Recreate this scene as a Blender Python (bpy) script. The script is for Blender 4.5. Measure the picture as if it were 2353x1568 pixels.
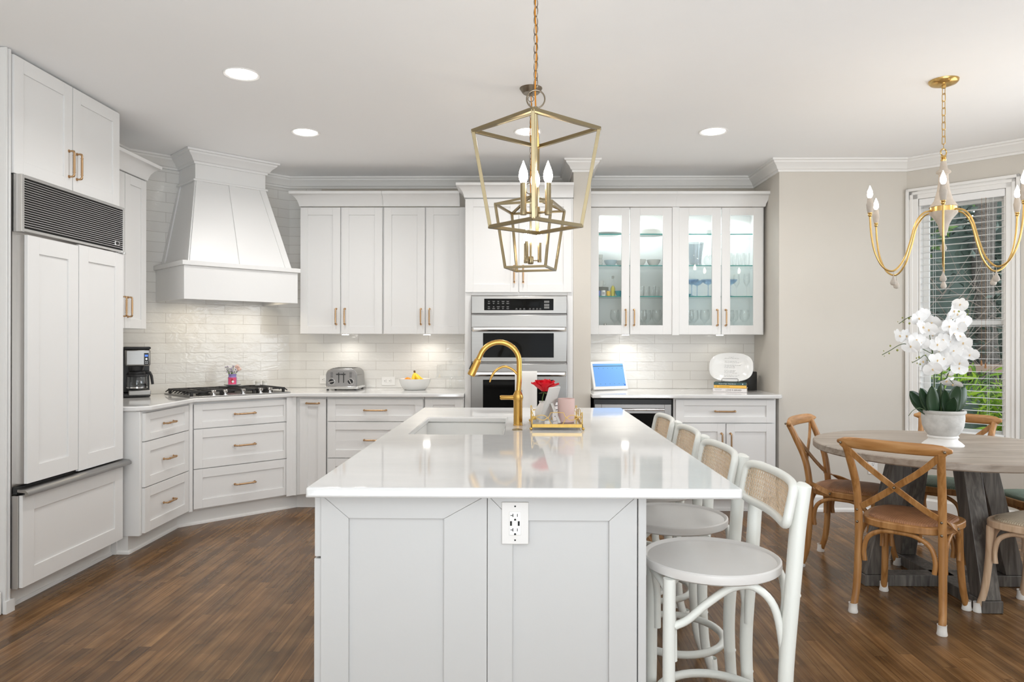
import bpy, math, random
from mathutils import Vector, Matrix
random.seed(7)
C = bpy.context.scene.collection
for o in list(bpy.data.objects): bpy.data.objects.remove(o)
S = bpy.context.scene
R = math.radians
# ------------------------------------------------------------------ camera
cam_d = bpy.data.cameras.new('camera'); cam = bpy.data.objects.new('camera', cam_d); C.objects.link(cam)
cam_d.sensor_width = 36; cam_d.lens = 36*1640/2353; cam_d.shift_y = 1/2353; cam_d.clip_start = .05
cam.matrix_world = Matrix.Translation((0, 0, 1.32)) @ Matrix.Rotation(R(.785), 4, 'Z') @ Matrix.Rotation(R(90), 4, 'X') @ Matrix.Rotation(R(.10), 4, 'Z')
S.camera = cam
# ------------------------------------------------------------------ world / exposure
S.view_settings.view_transform = 'Standard'; S.view_settings.look = 'None'
S.view_settings.gamma = 1; S.view_settings.use_curve_mapping = False
S.view_settings.exposure = 0.0
S.cycles.transparent_max_bounces = 40; S.cycles.max_bounces = 12; S.cycles.diffuse_bounces = 6
W = bpy.data.worlds.new('overcast_sky'); S.world = W; W.use_nodes = True
wn = W.node_tree.nodes; bgn = wn['Background']; bgn.inputs[0].default_value = (.86, .93, 1, 1); bgn.inputs[1].default_value = 2.6
def area(name, loc, rot, sx, sy, power, col=(1, 1, 1), spread=180, shape='RECTANGLE', parent=None):
    d = bpy.data.lights.new(name, 'AREA'); d.shape = shape; d.size = sx; d.size_y = sy; d.energy = power; d.color = col; d.spread = R(spread)
    o = bpy.data.objects.new(name, d); C.objects.link(o); o.location = loc; o.rotation_euler = rot
    if parent: o.parent = parent
    return o
DOWN_W = 7.0; PUCK_W = .65; HOOD_W = 1.0; CABLED_W = 1.6
# unseen fill uplight added behind the camera, then daylight at the bay's side window
area('added_rear_uplight', (.6, -2.0, .32), (R(172), 0, 0), 4.2, 1.9, 282, (.84, .925, 1))
area('daylight_side_window', (3.72, 3.5, 1.45), (0, R(90), 0), 1.7, 1.5, 26, (.9, .95, 1))
# ------------------------------------------------------------------ materials
M = {}
def nt(name):
    m = bpy.data.materials.new(name); m.use_nodes = True; M[name] = m
    n = m.node_tree.nodes; return m, n, m.node_tree.links, n['Principled BSDF']
def plain(name, col, rough=.5, metal=0, noise=0, nscale=8, bump=0, bscale=60, coat=0, emit=None, es=0, spec=.5, alpha=1, trans=0, ior=1.45, stretch=(1, 1, 1), bdist=.002):
    m, n, l, b = nt(name)
    b.inputs['Base Color'].default_value = (*col, 1); b.inputs['Roughness'].default_value = rough; b.inputs['Metallic'].default_value = metal
    b.inputs['Coat Weight'].default_value = coat; b.inputs['Specular IOR Level'].default_value = spec; b.inputs['IOR'].default_value = ior
    if trans: b.inputs['Transmission Weight'].default_value = trans
    if emit: b.inputs['Emission Color'].default_value = (*emit, 1); b.inputs['Emission Strength'].default_value = es
    tc = n.new('ShaderNodeTexCoord'); mp = n.new('ShaderNodeMapping'); l.new(tc.outputs['Object'], mp.inputs[0]); mp.inputs['Scale'].default_value = stretch
    if noise:
        t = n.new('ShaderNodeTexNoise'); t.inputs['Scale'].default_value = nscale; t.inputs['Detail'].default_value = 6; l.new(mp.outputs[0], t.inputs['Vector'])
        mx = n.new('ShaderNodeMix'); mx.data_type = 'RGBA'
        mx.inputs['A'].default_value = (*[c*(1-noise) for c in col], 1); mx.inputs['B'].default_value = (*[min(1, c*(1+noise)) for c in col], 1)
        l.new(t.outputs['Fac'], mx.inputs['Factor']); l.new(mx.outputs['Result'], b.inputs['Base Color'])
    if bump:
        t2 = n.new('ShaderNodeTexNoise'); t2.inputs['Scale'].default_value = bscale; t2.inputs['Detail'].default_value = 4; l.new(mp.outputs[0], t2.inputs['Vector'])
        bp = n.new('ShaderNodeBump'); bp.inputs['Strength'].default_value = bump; bp.inputs['Distance'].default_value = bdist
        l.new(t2.outputs['Fac'], bp.inputs['Height']); l.new(bp.outputs[0], b.inputs['Normal'])
    return m
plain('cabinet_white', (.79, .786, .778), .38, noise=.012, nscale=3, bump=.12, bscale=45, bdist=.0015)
plain('island_paint', (.57, .565, .558), .42, noise=.012, nscale=3, bump=.15, bscale=60, bdist=.0015)  # cabinet white made greyer, putting the island's shade into its colour
plain('trim_white', (.83, .82, .80), .4)
plain('wall_paint', (.63, .595, .54), .8, noise=.01, bump=.1, bscale=250)
plain('ceiling_paint', (.945, .945, .945), .9, noise=.01)
plain('kick_white', (.80, .79, .77), .5, noise=.02, nscale=6)
plain('dark_gap', (.05, .045, .04), .8)
plain('steel', (.36, .355, .35), .33, 1, noise=.06, nscale=6, stretch=(.6, 1, 40))
plain('steel_light', (.72, .71, .70), .25, 1)
plain('ink_dim', (.20, .20, .20), .8)
plain('steel_brushed', (.34, .33, .325), .38, 1, noise=.05, nscale=6, stretch=(1, 1, 40))
plain('fridge_steel', (.55, .53, .51), .36, 1)
plain('chrome', (.75, .75, .75), .12, 1)
plain('handle_brass', (.52, .34, .19), .30, 1)
plain('faucet_gold', (.62, .37, .10), .27, 1)
plain('leaf_gold', (.66, .44, .13), .3, 1, noise=.2, nscale=40)
plain('antique_brass', (.33, .27, .165), .30, 1, noise=.1, nscale=20)
plain('antique_bronze', (.24, .20, .15), .38, 1)
plain('chandelier_gold', (.64, .43, .16), .28, 1, noise=.12, nscale=30)
plain('whitewash_wood', (.47, .42, .37), .8, noise=.25, nscale=30, bump=.5, bscale=120)
plain('black_glass', (.006, .006, .006), .05, spec=.12)
plain('black_plastic', (.02, .02, .022), .35)
plain('black_iron', (.018, .017, .017), .5, bump=.3, bscale=200)
plain('matte_dark', (.03, .03, .03), .6)
plain('ceramic_white', (.78, .78, .765), .12)
plain('ceramic_grey', (.62, .62, .59), .2)
plain('ceramic_pale_blue', (.50, .62, .68), .2)
plain('amber_cord', (.62, .24, .02), .3)
plain('outlet_white', (.86, .85, .83), .35)
plain('outlet_plate', (.76, .74, .72), .4)
plain('slot_black', (.01, .01, .01), .6)
plain('rubber_white', (.82, .80, .77), .7)
plain('stool_paint', (.75, .76, .72), .33, noise=.03, nscale=9, bump=.1, bscale=40)
plain('stool_seat_paint', (.70, .68, .66), .30, noise=.03, nscale=9)
plain('cane', (.68, .53, .37), .5, noise=.25, nscale=60)
plain('pot_stone', (.52, .51, .49), .85, noise=.35, nscale=22, bump=.5, bscale=90)
plain('pot_foot', (.78, .77, .75), .8, noise=.08)
plain('petal', (.88, .88, .88), .55)
plain('petal_center', (.75, .55, .30), .6)
plain('orchid_leaf', (.022, .050, .022), .32, noise=.35, nscale=9)
plain('orchid_stem', (.06, .10, .03), .5)
plain('bud', (.28, .30, .07), .5)
plain('soil_moss', (.06, .05, .03), .95)
plain('cup_pink', (.66, .47, .44), .55)
plain('card_white', (.85, .85, .84), .5)
plain('frame_grey', (.62, .61, .59), .55)
plain('rose_red', (.75, .005, .02), .5, noise=.3, nscale=20)
plain('rose_green', (.10, .17, .04), .6)
plain('towel_cloth', (.80, .79, .77), .95, noise=.06, nscale=4, bump=.4, bscale=400)
plain('towel_ink', (.30, .31, .33), .9)
plain('jar_purple', (.30, .24, .55), .2)
plain('label_pink', (.75, .10, .22), .5)
plain('label_red', (.42, .03, .04), .5)
plain('label_pale', (.75, .80, .85), .5)
plain('flower_lilac', (.55, .48, .62), .8, noise=.3, nscale=100)
plain('flower_peach', (.86, .58, .50), .8)
plain('orange_peel', (.90, .30, .02), .45, bump=.2, bscale=300)
plain('banana_yellow', (.88, .58, .04), .5, noise=.12, nscale=20)
plain('banana_tip', (.16, .09, .03), .7)
plain('book_green', (.05, .10, .10), .5)
plain('book_yellow', (.85, .50, .10), .5)
plain('book_white', (.80, .77, .76), .5)
plain('book_pages', (.62, .57, .50), .9, noise=.1, nscale=3, stretch=(1, 1, 400))
plain('ink', (.10, .10, .10), .8)
plain('ink_grey', (.45, .45, .46), .8)
plain('ink_light', (.75, .80, .80), .8)
plain('ink_gold', (.50, .30, .04), .8)
plain('blind_white', (.84, .84, .84), .45)
plain('shelf_bracket', (.6, .6, .6), .3, 1)
plain('lemon_liquor', (.70, .62, .12), .15)
plain('teal_ceramic', (.06, .35, .42), .2)
plain('blue_ceramic', (.20, .26, .55), .2)
plain('yellow_ceramic', (.80, .52, .08), .2)
plain('garden_soil', (.16, .11, .07), .95, noise=.3)
plain('bark', (.13, .115, .10), .95, noise=.4, nscale=14, bump=1, bscale=30, bdist=.03)
plain('twig', (.22, .18, .15), .9)
plain('deck_wood', (.36, .25, .19), .8, noise=.1)
plain('frosted_base', (.7, .7, .7), .4)
plain('screen_blue', (.12, .28, .60), .15, emit=(.22, .45, .85), es=.35)
plain('screen_dot', (.03, .12, .45), .2, emit=(.03, .12, .5), es=.4)
plain('lcd_blue', (.03, .10, .5), .2, emit=(.1, .3, 1), es=.6)
plain('bulb_glow', (1, .9, .75), .3, emit=(1, .84, .64), es=70)
plain('bulb_glow_warm', (1, .9, .75), .3, emit=(1, .82, .60), es=68)
plain('downlight_lens', (1, 1, 1), .5, emit=(1, .97, .93), es=14)
plain('puck_lens', (1, 1, 1), .5, emit=(1, .97, .90), es=12)
def leafmat(name, c1, c2, c3):
    m, n, l, b = nt(name)
    g = n.new('ShaderNodeNewGeometry'); r = n.new('ShaderNodeValToRGB'); l.new(g.outputs['Random Per Island'], r.inputs[0])
    r.color_ramp.elements[0].color = (*c1, 1); r.color_ramp.elements[1].color = (*c3, 1); e = r.color_ramp.elements.new(.5); e.color = (*c2, 1)
    l.new(r.outputs[0], b.inputs['Base Color']); b.inputs['Roughness'].default_value = .45
    tr = n.new('ShaderNodeBsdfTranslucent'); l.new(r.outputs[0], tr.inputs[0]); mx = n.new('ShaderNodeMixShader'); mx.inputs[0].default_value = .35
    l.new(b.outputs[0], mx.inputs[1]); l.new(tr.outputs[0], mx.inputs[2]); l.new(mx.outputs[0], n['Material Output'].inputs[0])
leafmat('leaf_bright', (.10, .24, .015), (.30, .50, .03), (.50, .68, .08))
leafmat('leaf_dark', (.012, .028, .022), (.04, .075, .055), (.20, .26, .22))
leafmat('leaf_mid', (.05, .12, .02), (.10, .20, .04), (.16, .28, .06))
def glassmat(name, col, vis=.1, rough=.0, ior=1.45):
    m, n, l, b = nt(name); n.remove(b)
    t = n.new('ShaderNodeBsdfTransparent'); t.inputs[0].default_value = (*col, 1)
    g = n.new('ShaderNodeBsdfGlossy'); g.inputs['Roughness'].default_value = max(rough, .02)
    lw = n.new('ShaderNodeLayerWeight'); lw.inputs[0].default_value = .35
    mt = n.new('ShaderNodeMath'); mt.operation = 'MULTIPLY_ADD'; mt.inputs[1].default_value = .75; mt.inputs[2].default_value = vis
    l.new(lw.outputs['Facing'], mt.inputs[0])
    cl = n.new('ShaderNodeMath'); cl.operation = 'MULTIPLY'; cl.inputs[1].default_value = .6; cl.use_clamp = True; l.new(mt.outputs[0], cl.inputs[0])
    mx = n.new('ShaderNodeMixShader'); l.new(cl.outputs[0], mx.inputs[0]); l.new(t.outputs[0], mx.inputs[1]); l.new(g.outputs[0], mx.inputs[2])
    l.new(mx.outputs[0], n['Material Output'].inputs[0]); return m
glassmat('glass_clear', (.995, .998, .998), .03); glassmat('glass_pane', (.97, .985, .98), .02); glassmat('glass_blue', (.72, .81, .91), .08)
glassmat('glass_carafe', (.80, .82, .84), .12); glassmat('glass_shelf', (.955, .985, .98), .05)
plain('shelf_edge', (.02, .26, .24), .1)
def woodmat(name, c1, c2, c3, axis='Y', scale=1, rough=.4, coat=0):
    m, n, l, b = nt(name); tc = n.new('ShaderNodeTexCoord'); mp = n.new('ShaderNodeMapping'); l.new(tc.outputs['Object'], mp.inputs[0])
    s = {'X': (1.2, 14, 14), 'Y': (14, 1.2, 14), 'Z': (14, 14, 1.2)}[axis]; mp.inputs['Scale'].default_value = [v*scale for v in s]
    w = n.new('ShaderNodeTexNoise'); w.inputs['Scale'].default_value = 3; w.inputs['Detail'].default_value = 8; w.inputs['Distortion'].default_value = .8; l.new(mp.outputs[0], w.inputs['Vector'])
    r = n.new('ShaderNodeValToRGB'); l.new(w.outputs['Fac'], r.inputs[0]); r.color_ramp.elements[0].position = .3; r.color_ramp.elements[1].position = .72
    r.color_ramp.elements[0].color = (*c1, 1); r.color_ramp.elements[1].color = (*c3, 1); e = r.color_ramp.elements.new(.5); e.color = (*c2, 1)
    l.new(r.outputs[0], b.inputs['Base Color']); b.inputs['Roughness'].default_value = rough; b.inputs['Coat Weight'].default_value = coat
    bp = n.new('ShaderNodeBump'); bp.inputs['Strength'].default_value = .25; bp.inputs['Distance'].default_value = .002; l.new(w.outputs['Fac'], bp.inputs['Height']); l.new(bp.outputs[0], b.inputs['Normal'])
woodmat('chair_oak', (.27, .115, .03), (.40, .19, .06), (.50, .265, .10), 'Z', 1, .38)
woodmat('chair_oak_rail', (.29, .125, .033), (.42, .20, .065), (.52, .28, .11), 'X', 1, .36)
woodmat('chair_oak_pale', (.46, .31, .19), (.60, .43, .29), (.68, .52, .38), 'Z', 1, .4)
woodmat('table_grey', (.24, .195, .155), (.34, .285, .235), (.42, .365, .31), 'X', .7, .42)
woodmat('table_leg_grey', (.06, .052, .046), (.11, .10, .09), (.20, .18, .16), 'Z', 1.2, .45)
def rattan(name, c1, c2):
    m, n, l, b = nt(name); tc = n.new('ShaderNodeTexCoord'); w = []
    for dr in ('X', 'Y'):
        t = n.new('ShaderNodeTexWave'); t.bands_direction = dr; t.inputs['Scale'].default_value = 32; t.inputs['Distortion'].default_value = 1.2; t.inputs['Detail Scale'].default_value = 8; l.new(tc.outputs['Object'], t.inputs['Vector']); w.append(t)
    mm = n.new('ShaderNodeMath'); mm.operation = 'MULTIPLY'; l.new(w[0].outputs['Fac'], mm.inputs[0]); l.new(w[1].outputs['Fac'], mm.inputs[1])
    nz = n.new('ShaderNodeTexNoise'); nz.inputs['Scale'].default_value = 14; l.new(tc.outputs['Object'], nz.inputs['Vector'])
    ad = n.new('ShaderNodeMath'); ad.operation = 'MULTIPLY_ADD'; l.new(mm.outputs[0], ad.inputs[0]); ad.inputs[1].default_value = .6; l.new(nz.outputs['Fac'], ad.inputs[2])
    mx = n.new('ShaderNodeMix'); mx.data_type = 'RGBA'; mx.inputs['A'].default_value = (*c1, 1); mx.inputs['B'].default_value = (*c2, 1); l.new(ad.outputs[0], mx.inputs['Factor'])
    l.new(mx.outputs['Result'], b.inputs['Base Color']); b.inputs['Roughness'].default_value = .6
    bp = n.new('ShaderNodeBump'); bp.inputs['Strength'].default_value = .6; bp.inputs['Distance'].default_value = .003; l.new(mm.outputs[0], bp.inputs['Height']); l.new(bp.outputs[0], b.inputs['Normal'])
rattan('rattan_brown', (.13, .045, .015), (.40, .19, .085)); rattan('rattan_tan', (.36, .27, .18), (.58, .50, .38)); rattan('rattan_reflected_green', (.09, .13, .10), (.22, .29, .22))  # last weave: same seats, greenish reflected light put into the colour
def quartz():
    m, n, l, b = nt('quartz'); tc = n.new('ShaderNodeTexCoord'); mp = n.new('ShaderNodeMapping'); mp.inputs['Scale'].default_value = (1.2, 2.2, 2.2); l.new(tc.outputs['Object'], mp.inputs[0])
    a = n.new('ShaderNodeTexNoise'); a.inputs['Scale'].default_value = 2.2; a.inputs['Detail'].default_value = 12; a.inputs['Roughness'].default_value = .62; a.inputs['Distortion'].default_value = .6; l.new(mp.outputs[0], a.inputs['Vector'])
    r = n.new('ShaderNodeValToRGB'); l.new(a.outputs['Fac'], r.inputs[0]); e = r.color_ramp.elements
    e[0].position = .30; e[0].color = (.70, .70, .695, 1); e[1].position = .52; e[1].color = (.74, .737, .73, 1); x = e.new(.75); x.color = (.77, .765, .76, 1)
    l.new(r.outputs[0], b.inputs['Base Color']); b.inputs['Roughness'].default_value = .06; b.inputs['Specular IOR Level'].default_value = .6
quartz()
def tile():
    m, n, l, b = nt('subway_tile'); tc = n.new('ShaderNodeTexCoord'); sp = n.new('ShaderNodeSeparateXYZ'); l.new(tc.outputs['Object'], sp.inputs[0])
    cb = n.new('ShaderNodeCombineXYZ'); l.new(sp.outputs['X'], cb.inputs[0]); l.new(sp.outputs['Z'], cb.inputs[1])
    br = n.new('ShaderNodeTexBrick'); l.new(cb.outputs[0], br.inputs['Vector']); br.inputs['Scale'].default_value = 1
    br.inputs['Brick Width'].default_value = .305; br.inputs['Row Height'].default_value = .0776; br.inputs['Mortar Size'].default_value = .0016; br.inputs['Mortar Smooth'].default_value = .2
    br.inputs['Color1'].default_value = (.80, .79, .76, 1); br.inputs['Color2'].default_value = (.76, .745, .72, 1); br.inputs['Mortar'].default_value = (.56, .53, .50, 1)
    l.new(br.outputs['Color'], b.inputs['Base Color']); b.inputs['Roughness'].default_value = .09
    mp = n.new('ShaderNodeMapping'); mp.inputs['Scale'].default_value = (1, 1, 2.2); l.new(tc.outputs['Object'], mp.inputs[0])
    nz = n.new('ShaderNodeTexNoise'); nz.inputs['Scale'].default_value = 11; nz.inputs['Detail'].default_value = 2.5; nz.inputs['Distortion'].default_value = 1.5; l.new(mp.outputs[0], nz.inputs['Vector'])
    mt = n.new('ShaderNodeMath'); mt.operation = 'MULTIPLY_ADD'; l.new(br.outputs['Fac'], mt.inputs[0]); mt.inputs[1].default_value = -.7; l.new(nz.outputs['Fac'], mt.inputs[2])
    bp = n.new('ShaderNodeBump'); bp.inputs['Strength'].default_value = .5; bp.inputs['Distance'].default_value = .004; l.new(mt.outputs[0], bp.inputs['Height']); l.new(bp.outputs[0], b.inputs['Normal'])
tile()
def floor_wood():
    m, n, l, b = nt('oak_floor'); tc = n.new('ShaderNodeTexCoord'); sp = n.new('ShaderNodeSeparateXYZ'); l.new(tc.outputs['Object'], sp.inputs[0])
    rw = n.new('ShaderNodeMath'); rw.operation = 'DIVIDE'; l.new(sp.outputs['X'], rw.inputs[0]); rw.inputs[1].default_value = .057
    fl_ = n.new('ShaderNodeMath'); fl_.operation = 'FLOOR'; l.new(rw.outputs[0], fl_.inputs[0]); wn_ = n.new('ShaderNodeTexWhiteNoise'); wn_.noise_dimensions = '1D'; l.new(fl_.outputs[0], wn_.inputs['W'])
    sh_ = n.new('ShaderNodeMath'); sh_.operation = 'MULTIPLY_ADD'; l.new(wn_.outputs['Value'], sh_.inputs[0]); sh_.inputs[1].default_value = 9; l.new(sp.outputs['Y'], sh_.inputs[2])
    cb = n.new('ShaderNodeCombineXYZ'); l.new(sh_.outputs[0], cb.inputs[0]); l.new(sp.outputs['X'], cb.inputs[1])
    br = n.new('ShaderNodeTexBrick'); l.new(cb.outputs[0], br.inputs['Vector']); br.inputs['Scale'].default_value = 1; br.offset = 0.0
    br.inputs['Brick Width'].default_value = .8; br.inputs['Row Height'].default_value = .057; br.inputs['Mortar Size'].default_value = .0006; br.inputs['Bias'].default_value = 0
    br.inputs['Color1'].default_value = (0, 0, 0, 1); br.inputs['Color2'].default_value = (1, 1, 1, 1); br.inputs['Mortar'].default_value = (.0, .0, .0, 1)
    mp = n.new('ShaderNodeMapping'); mp.inputs['Scale'].default_value = (34, 1.1, 1); l.new(tc.outputs['Object'], mp.inputs[0])
    sc = n.new('ShaderNodeVectorMath'); sc.operation = 'MULTIPLY_ADD'; l.new(br.outputs['Color'], sc.inputs[0]); sc.inputs[1].default_value = (7, 13, 3); l.new(mp.outputs[0], sc.inputs[2])
    g = n.new('ShaderNodeTexNoise'); g.inputs['Scale'].default_value = 1.3; g.inputs['Detail'].default_value = 6; g.inputs['Roughness'].default_value = .55; g.inputs['Distortion'].default_value = .9; l.new(sc.outputs[0], g.inputs['Vector'])
    r = n.new('ShaderNodeValToRGB'); l.new(g.outputs['Fac'], r.inputs[0]); e = r.color_ramp.elements
    e[0].position = .28; e[0].color = (.092, .042, .014, 1); e[1].position = .70; e[1].color = (.235, .130, .054, 1); x = e.new(.5); x.color = (.160, .081, .031, 1)
    big = n.new('ShaderNodeTexNoise'); big.inputs['Scale'].default_value = 5.5; big.inputs['Detail'].default_value = 3; l.new(tc.outputs['Object'], big.inputs['Vector'])
    mr = n.new('ShaderNodeMapRange'); l.new(big.outputs['Fac'], mr.inputs[0]); mr.inputs[1].default_value = .3; mr.inputs[2].default_value = .7; mr.inputs[3].default_value = .72; mr.inputs[4].default_value = 1.2
    mr2 = n.new('ShaderNodeMapRange'); l.new(br.outputs['Color'], mr2.inputs[0]); mr2.inputs[3].default_value = .70; mr2.inputs[4].default_value = 1.22
    mu = n.new('ShaderNodeMath'); mu.operation = 'MULTIPLY'; l.new(mr.outputs[0], mu.inputs[0]); l.new(mr2.outputs[0], mu.inputs[1])
    vm = n.new('ShaderNodeVectorMath'); vm.operation = 'SCALE'; l.new(r.outputs[0], vm.inputs[0]); l.new(mu.outputs[0], vm.inputs['Scale'])
    mx = n.new('ShaderNodeMix'); mx.data_type = 'RGBA'; l.new(br.outputs['Fac'], mx.inputs['Factor']); l.new(vm.outputs[0], mx.inputs['A']); mx.inputs['B'].default_value = (.03, .013, .007, 1)
    l.new(mx.outputs['Result'], b.inputs['Base Color']); b.inputs['Roughness'].default_value = .26; b.inputs['Specular IOR Level'].default_value = .28
    bp = n.new('ShaderNodeBump'); bp.inputs['Strength'].default_value = .05; bp.inputs['Distance'].default_value = .001; l.new(g.outputs['Fac'], bp.inputs['Height']); l.new(bp.outputs[0], b.inputs['Normal'])
floor_wood()
# ------------------------------------------------------------------ mesh helpers
class MB:
    def __init__(s, mat=None): s.v = []; s.f = []; s.m = mat or Matrix()
    def add(s, vs, fs):
        k = len(s.v); s.v += [s.m @ Vector(p) for p in vs]; s.f += [[i+k for i in f] for f in fs]; return s
    def box(s, x0, x1, y0, y1, z0, z1):
        return s.add([(x0, y0, z0), (x1, y0, z0), (x1, y1, z0), (x0, y1, z0), (x0, y0, z1), (x1, y0, z1), (x1, y1, z1), (x0, y1, z1)],
                     [(0, 3, 2, 1), (4, 5, 6, 7), (0, 1, 5, 4), (1, 2, 6, 5), (2, 3, 7, 6), (3, 0, 4, 7)])
    def poly(s, pts, a, b, ax='z'):      # extruded polygon; ax is the extrusion axis
        n = len(pts); f = {'z': lambda p, t: (p[0], p[1], t), 'y': lambda p, t: (p[0], t, p[1]), 'x': lambda p, t: (t, p[0], p[1])}[ax]
        return s.add([f(p, a) for p in pts]+[f(p, b) for p in pts], [list(range(n))[::-1], list(range(n, 2*n))]+[(i, (i+1) % n, (i+1) % n+n, i+n) for i in range(n)])
    def loft(s, rings, caps=True, closed=False):
        n = len(rings[0]); vs = [p for r in rings for p in r]; fs = []; k = len(rings)
        for i in range(k if closed else k-1):
            for j in range(n): a, b = i*n, ((i+1) % k)*n; fs.append((a+j, a+(j+1) % n, b+(j+1) % n, b+j))
        if caps and not closed: fs += [list(range(n))[::-1], list(range((k-1)*n, k*n))]
        return s.add(vs, fs)
    def tube(s, pts, r, seg=10, closed=False, ry=None, up=None):
        pts = [Vector(p) for p in pts]; n = len(pts); rr = r if isinstance(r, (list, tuple)) else [r]*n; rings = []; prev = None
        for i, p in enumerate(pts):
            a = pts[(i-1) % n] if (i > 0 or closed) else p; b = pts[(i+1) % n] if (i < n-1 or closed) else p
            t = (b-a).normalized()
            if up is not None: u = Vector(up[i] if isinstance(up, list) else up)
            else: u = prev if prev is not None else (Vector((0, 0, 1)) if abs(t.z) < .9 else Vector((1, 0, 0)))
            u = (u - t*u.dot(t)); u = u.normalized() if u.length > 1e-6 else t.orthogonal().normalized(); w = t.cross(u); prev = u
            q = (ry if ry is not None else 1)
            rings.append([p+u*math.cos(2*math.pi*j/seg)*rr[i]*(q if ry is not None else 1)+w*math.sin(2*math.pi*j/seg)*rr[i] for j in range(seg)])
        return s.loft(rings, closed=closed)
    def cyl(s, p0, p1, r0, r1=None, seg=16):
        return s.tube([p0, p1], [r0, r0 if r1 is None else r1], seg)
    def lathe(s, prof, c=(0, 0, 0), seg=28, sx=1, sy=1, caps=False):
        rings = [[(c[0]+r*sx*math.cos(2*math.pi*j/seg), c[1]+r*sy*math.sin(2*math.pi*j/seg), c[2]+z) for j in range(seg)] for r, z in prof]
        return s.loft(rings, caps=caps)
    def sphere(s, c, r, sx=1, sy=1, sz=1, seg=12, rings=8):
        pr = [(max(1e-5, r*math.sin(math.pi*i/rings)), -r*math.cos(math.pi*i/rings)*sz) for i in range(rings+1)]
        return s.lathe(pr, c, seg, sx, sy)
    def build(s, name, mat, parent=None, bevel=0, smooth=True, angle=40, kind=None):
        me = bpy.data.meshes.new(name); me.from_pydata([tuple(v) for v in s.v], [], s.f); me.validate(); me.update()
        o = bpy.data.objects.new(name, me); C.objects.link(o); me.materials.append(M[mat])
        import bmesh
        bm = bmesh.new(); bm.from_mesh(me); bmesh.ops.recalc_face_normals(bm, faces=bm.faces); bm.to_mesh(me); bm.free()
        if smooth: me.shade_smooth(); me.set_sharp_from_angle(angle=R(angle))
        if parent: o.parent = parent
        if bevel:
            md = o.modifiers.new('bevel', 'BEVEL'); md.width = bevel; md.segments = 2; md.limit_method = 'ANGLE'; md.angle_limit = R(50)
        if kind: o['kind'] = kind
        return o
def T(x=0, y=0, z=0, rz=0, rx=0, ry=0): return Matrix.Translation((x, y, z)) @ Matrix.Rotation(R(rz), 4, 'Z') @ Matrix.Rotation(R(rx), 4, 'X') @ Matrix.Rotation(R(ry), 4, 'Y')
def tag(o, label, cat, group=None):
    o['label'] = label; o['category'] = cat
    if group: o['group'] = group
    return o
def thing(name, label, cat, loc=(0, 0, 0), rz=0, group=None):
    o = bpy.data.objects.new(name, None); C.objects.link(o); o.location = loc; o.rotation_euler = (0, 0, R(rz)); o.empty_display_size = .05
    return tag(o, label, cat, group)
def copy_tree(o, parent=None):
    c = o.copy(); C.objects.link(c)
    if parent: c.parent = parent
    for ch in list(o.children): copy_tree(ch, c)
    return c
def text(name, s, size, mat, mw, parent=None, depth=.0006, align='CENTER', sx=1):
    cu = bpy.data.curves.new(name, 'FONT'); cu.body = s; cu.size = size; cu.extrude = depth; cu.align_x = align; cu.align_y = 'CENTER'; cu.resolution_u = 3
    t = bpy.data.objects.new(name, cu); C.objects.link(t); dg = bpy.context.evaluated_depsgraph_get(); me = bpy.data.meshes.new_from_object(t.evaluated_get(dg))
    bpy.data.objects.remove(t); me.name = name; me.transform(mw @ Matrix.Diagonal((sx, 1, 1, 1))); o = bpy.data.objects.new(name, me); C.objects.link(o); me.materials.clear(); me.materials.append(M[mat])
    if parent: o.parent = parent
    return o
TXT = Matrix.Rotation(R(90), 4, 'X')     # text standing up, facing -y
def bez(p0, p1, p2, p3, n=10):
    p0, p1, p2, p3 = map(Vector, (p0, p1, p2, p3)); out = []
    for i in range(n+1):
        t = i/n; out.append(p0*(1-t)**3+p1*3*t*(1-t)**2+p2*3*t*t*(1-t)+p3*t**3)
    return out
def spline(pts, n=6):                    # catmull-rom through points
    P_ = [Vector(p) for p in pts]; P_ = [P_[0]*2-P_[1]]+P_+[P_[-1]*2-P_[-2]]; out = []
    for i in range(1, len(P_)-2):
        for k in range(n):
            t = k/n; a, b, c, d = P_[i-1:i+3]
            out.append(.5*((2*b)+(c-a)*t+(2*a-5*b+4*c-d)*t*t+(3*b-a-3*c+d)*t**3))
    return out+[P_[-2]]
def sweep(path, prof, zc):               # moulding swept along a 2D path, room on the right of the path
    n = len(path); rings = []; P2 = [Vector(p) for p in path]
    for i in range(n):
        d0 = (P2[i]-P2[i-1]).normalized() if i > 0 else None; d1 = (P2[i+1]-P2[i]).normalized() if i < n-1 else None
        d0 = d0 or d1; d1 = d1 or d0; n0 = Vector((d0.y, -d0.x)); n1 = Vector((d1.y, -d1.x)); m = (n0+n1); m = m/(m.length_squared/2) if m.length > 1e-6 else n0
        rings.append([(P2[i].x+m.x*o, P2[i].y+m.y*o, zc+z) for o, z in prof])
    b = MB(); return b.loft(rings)
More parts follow.
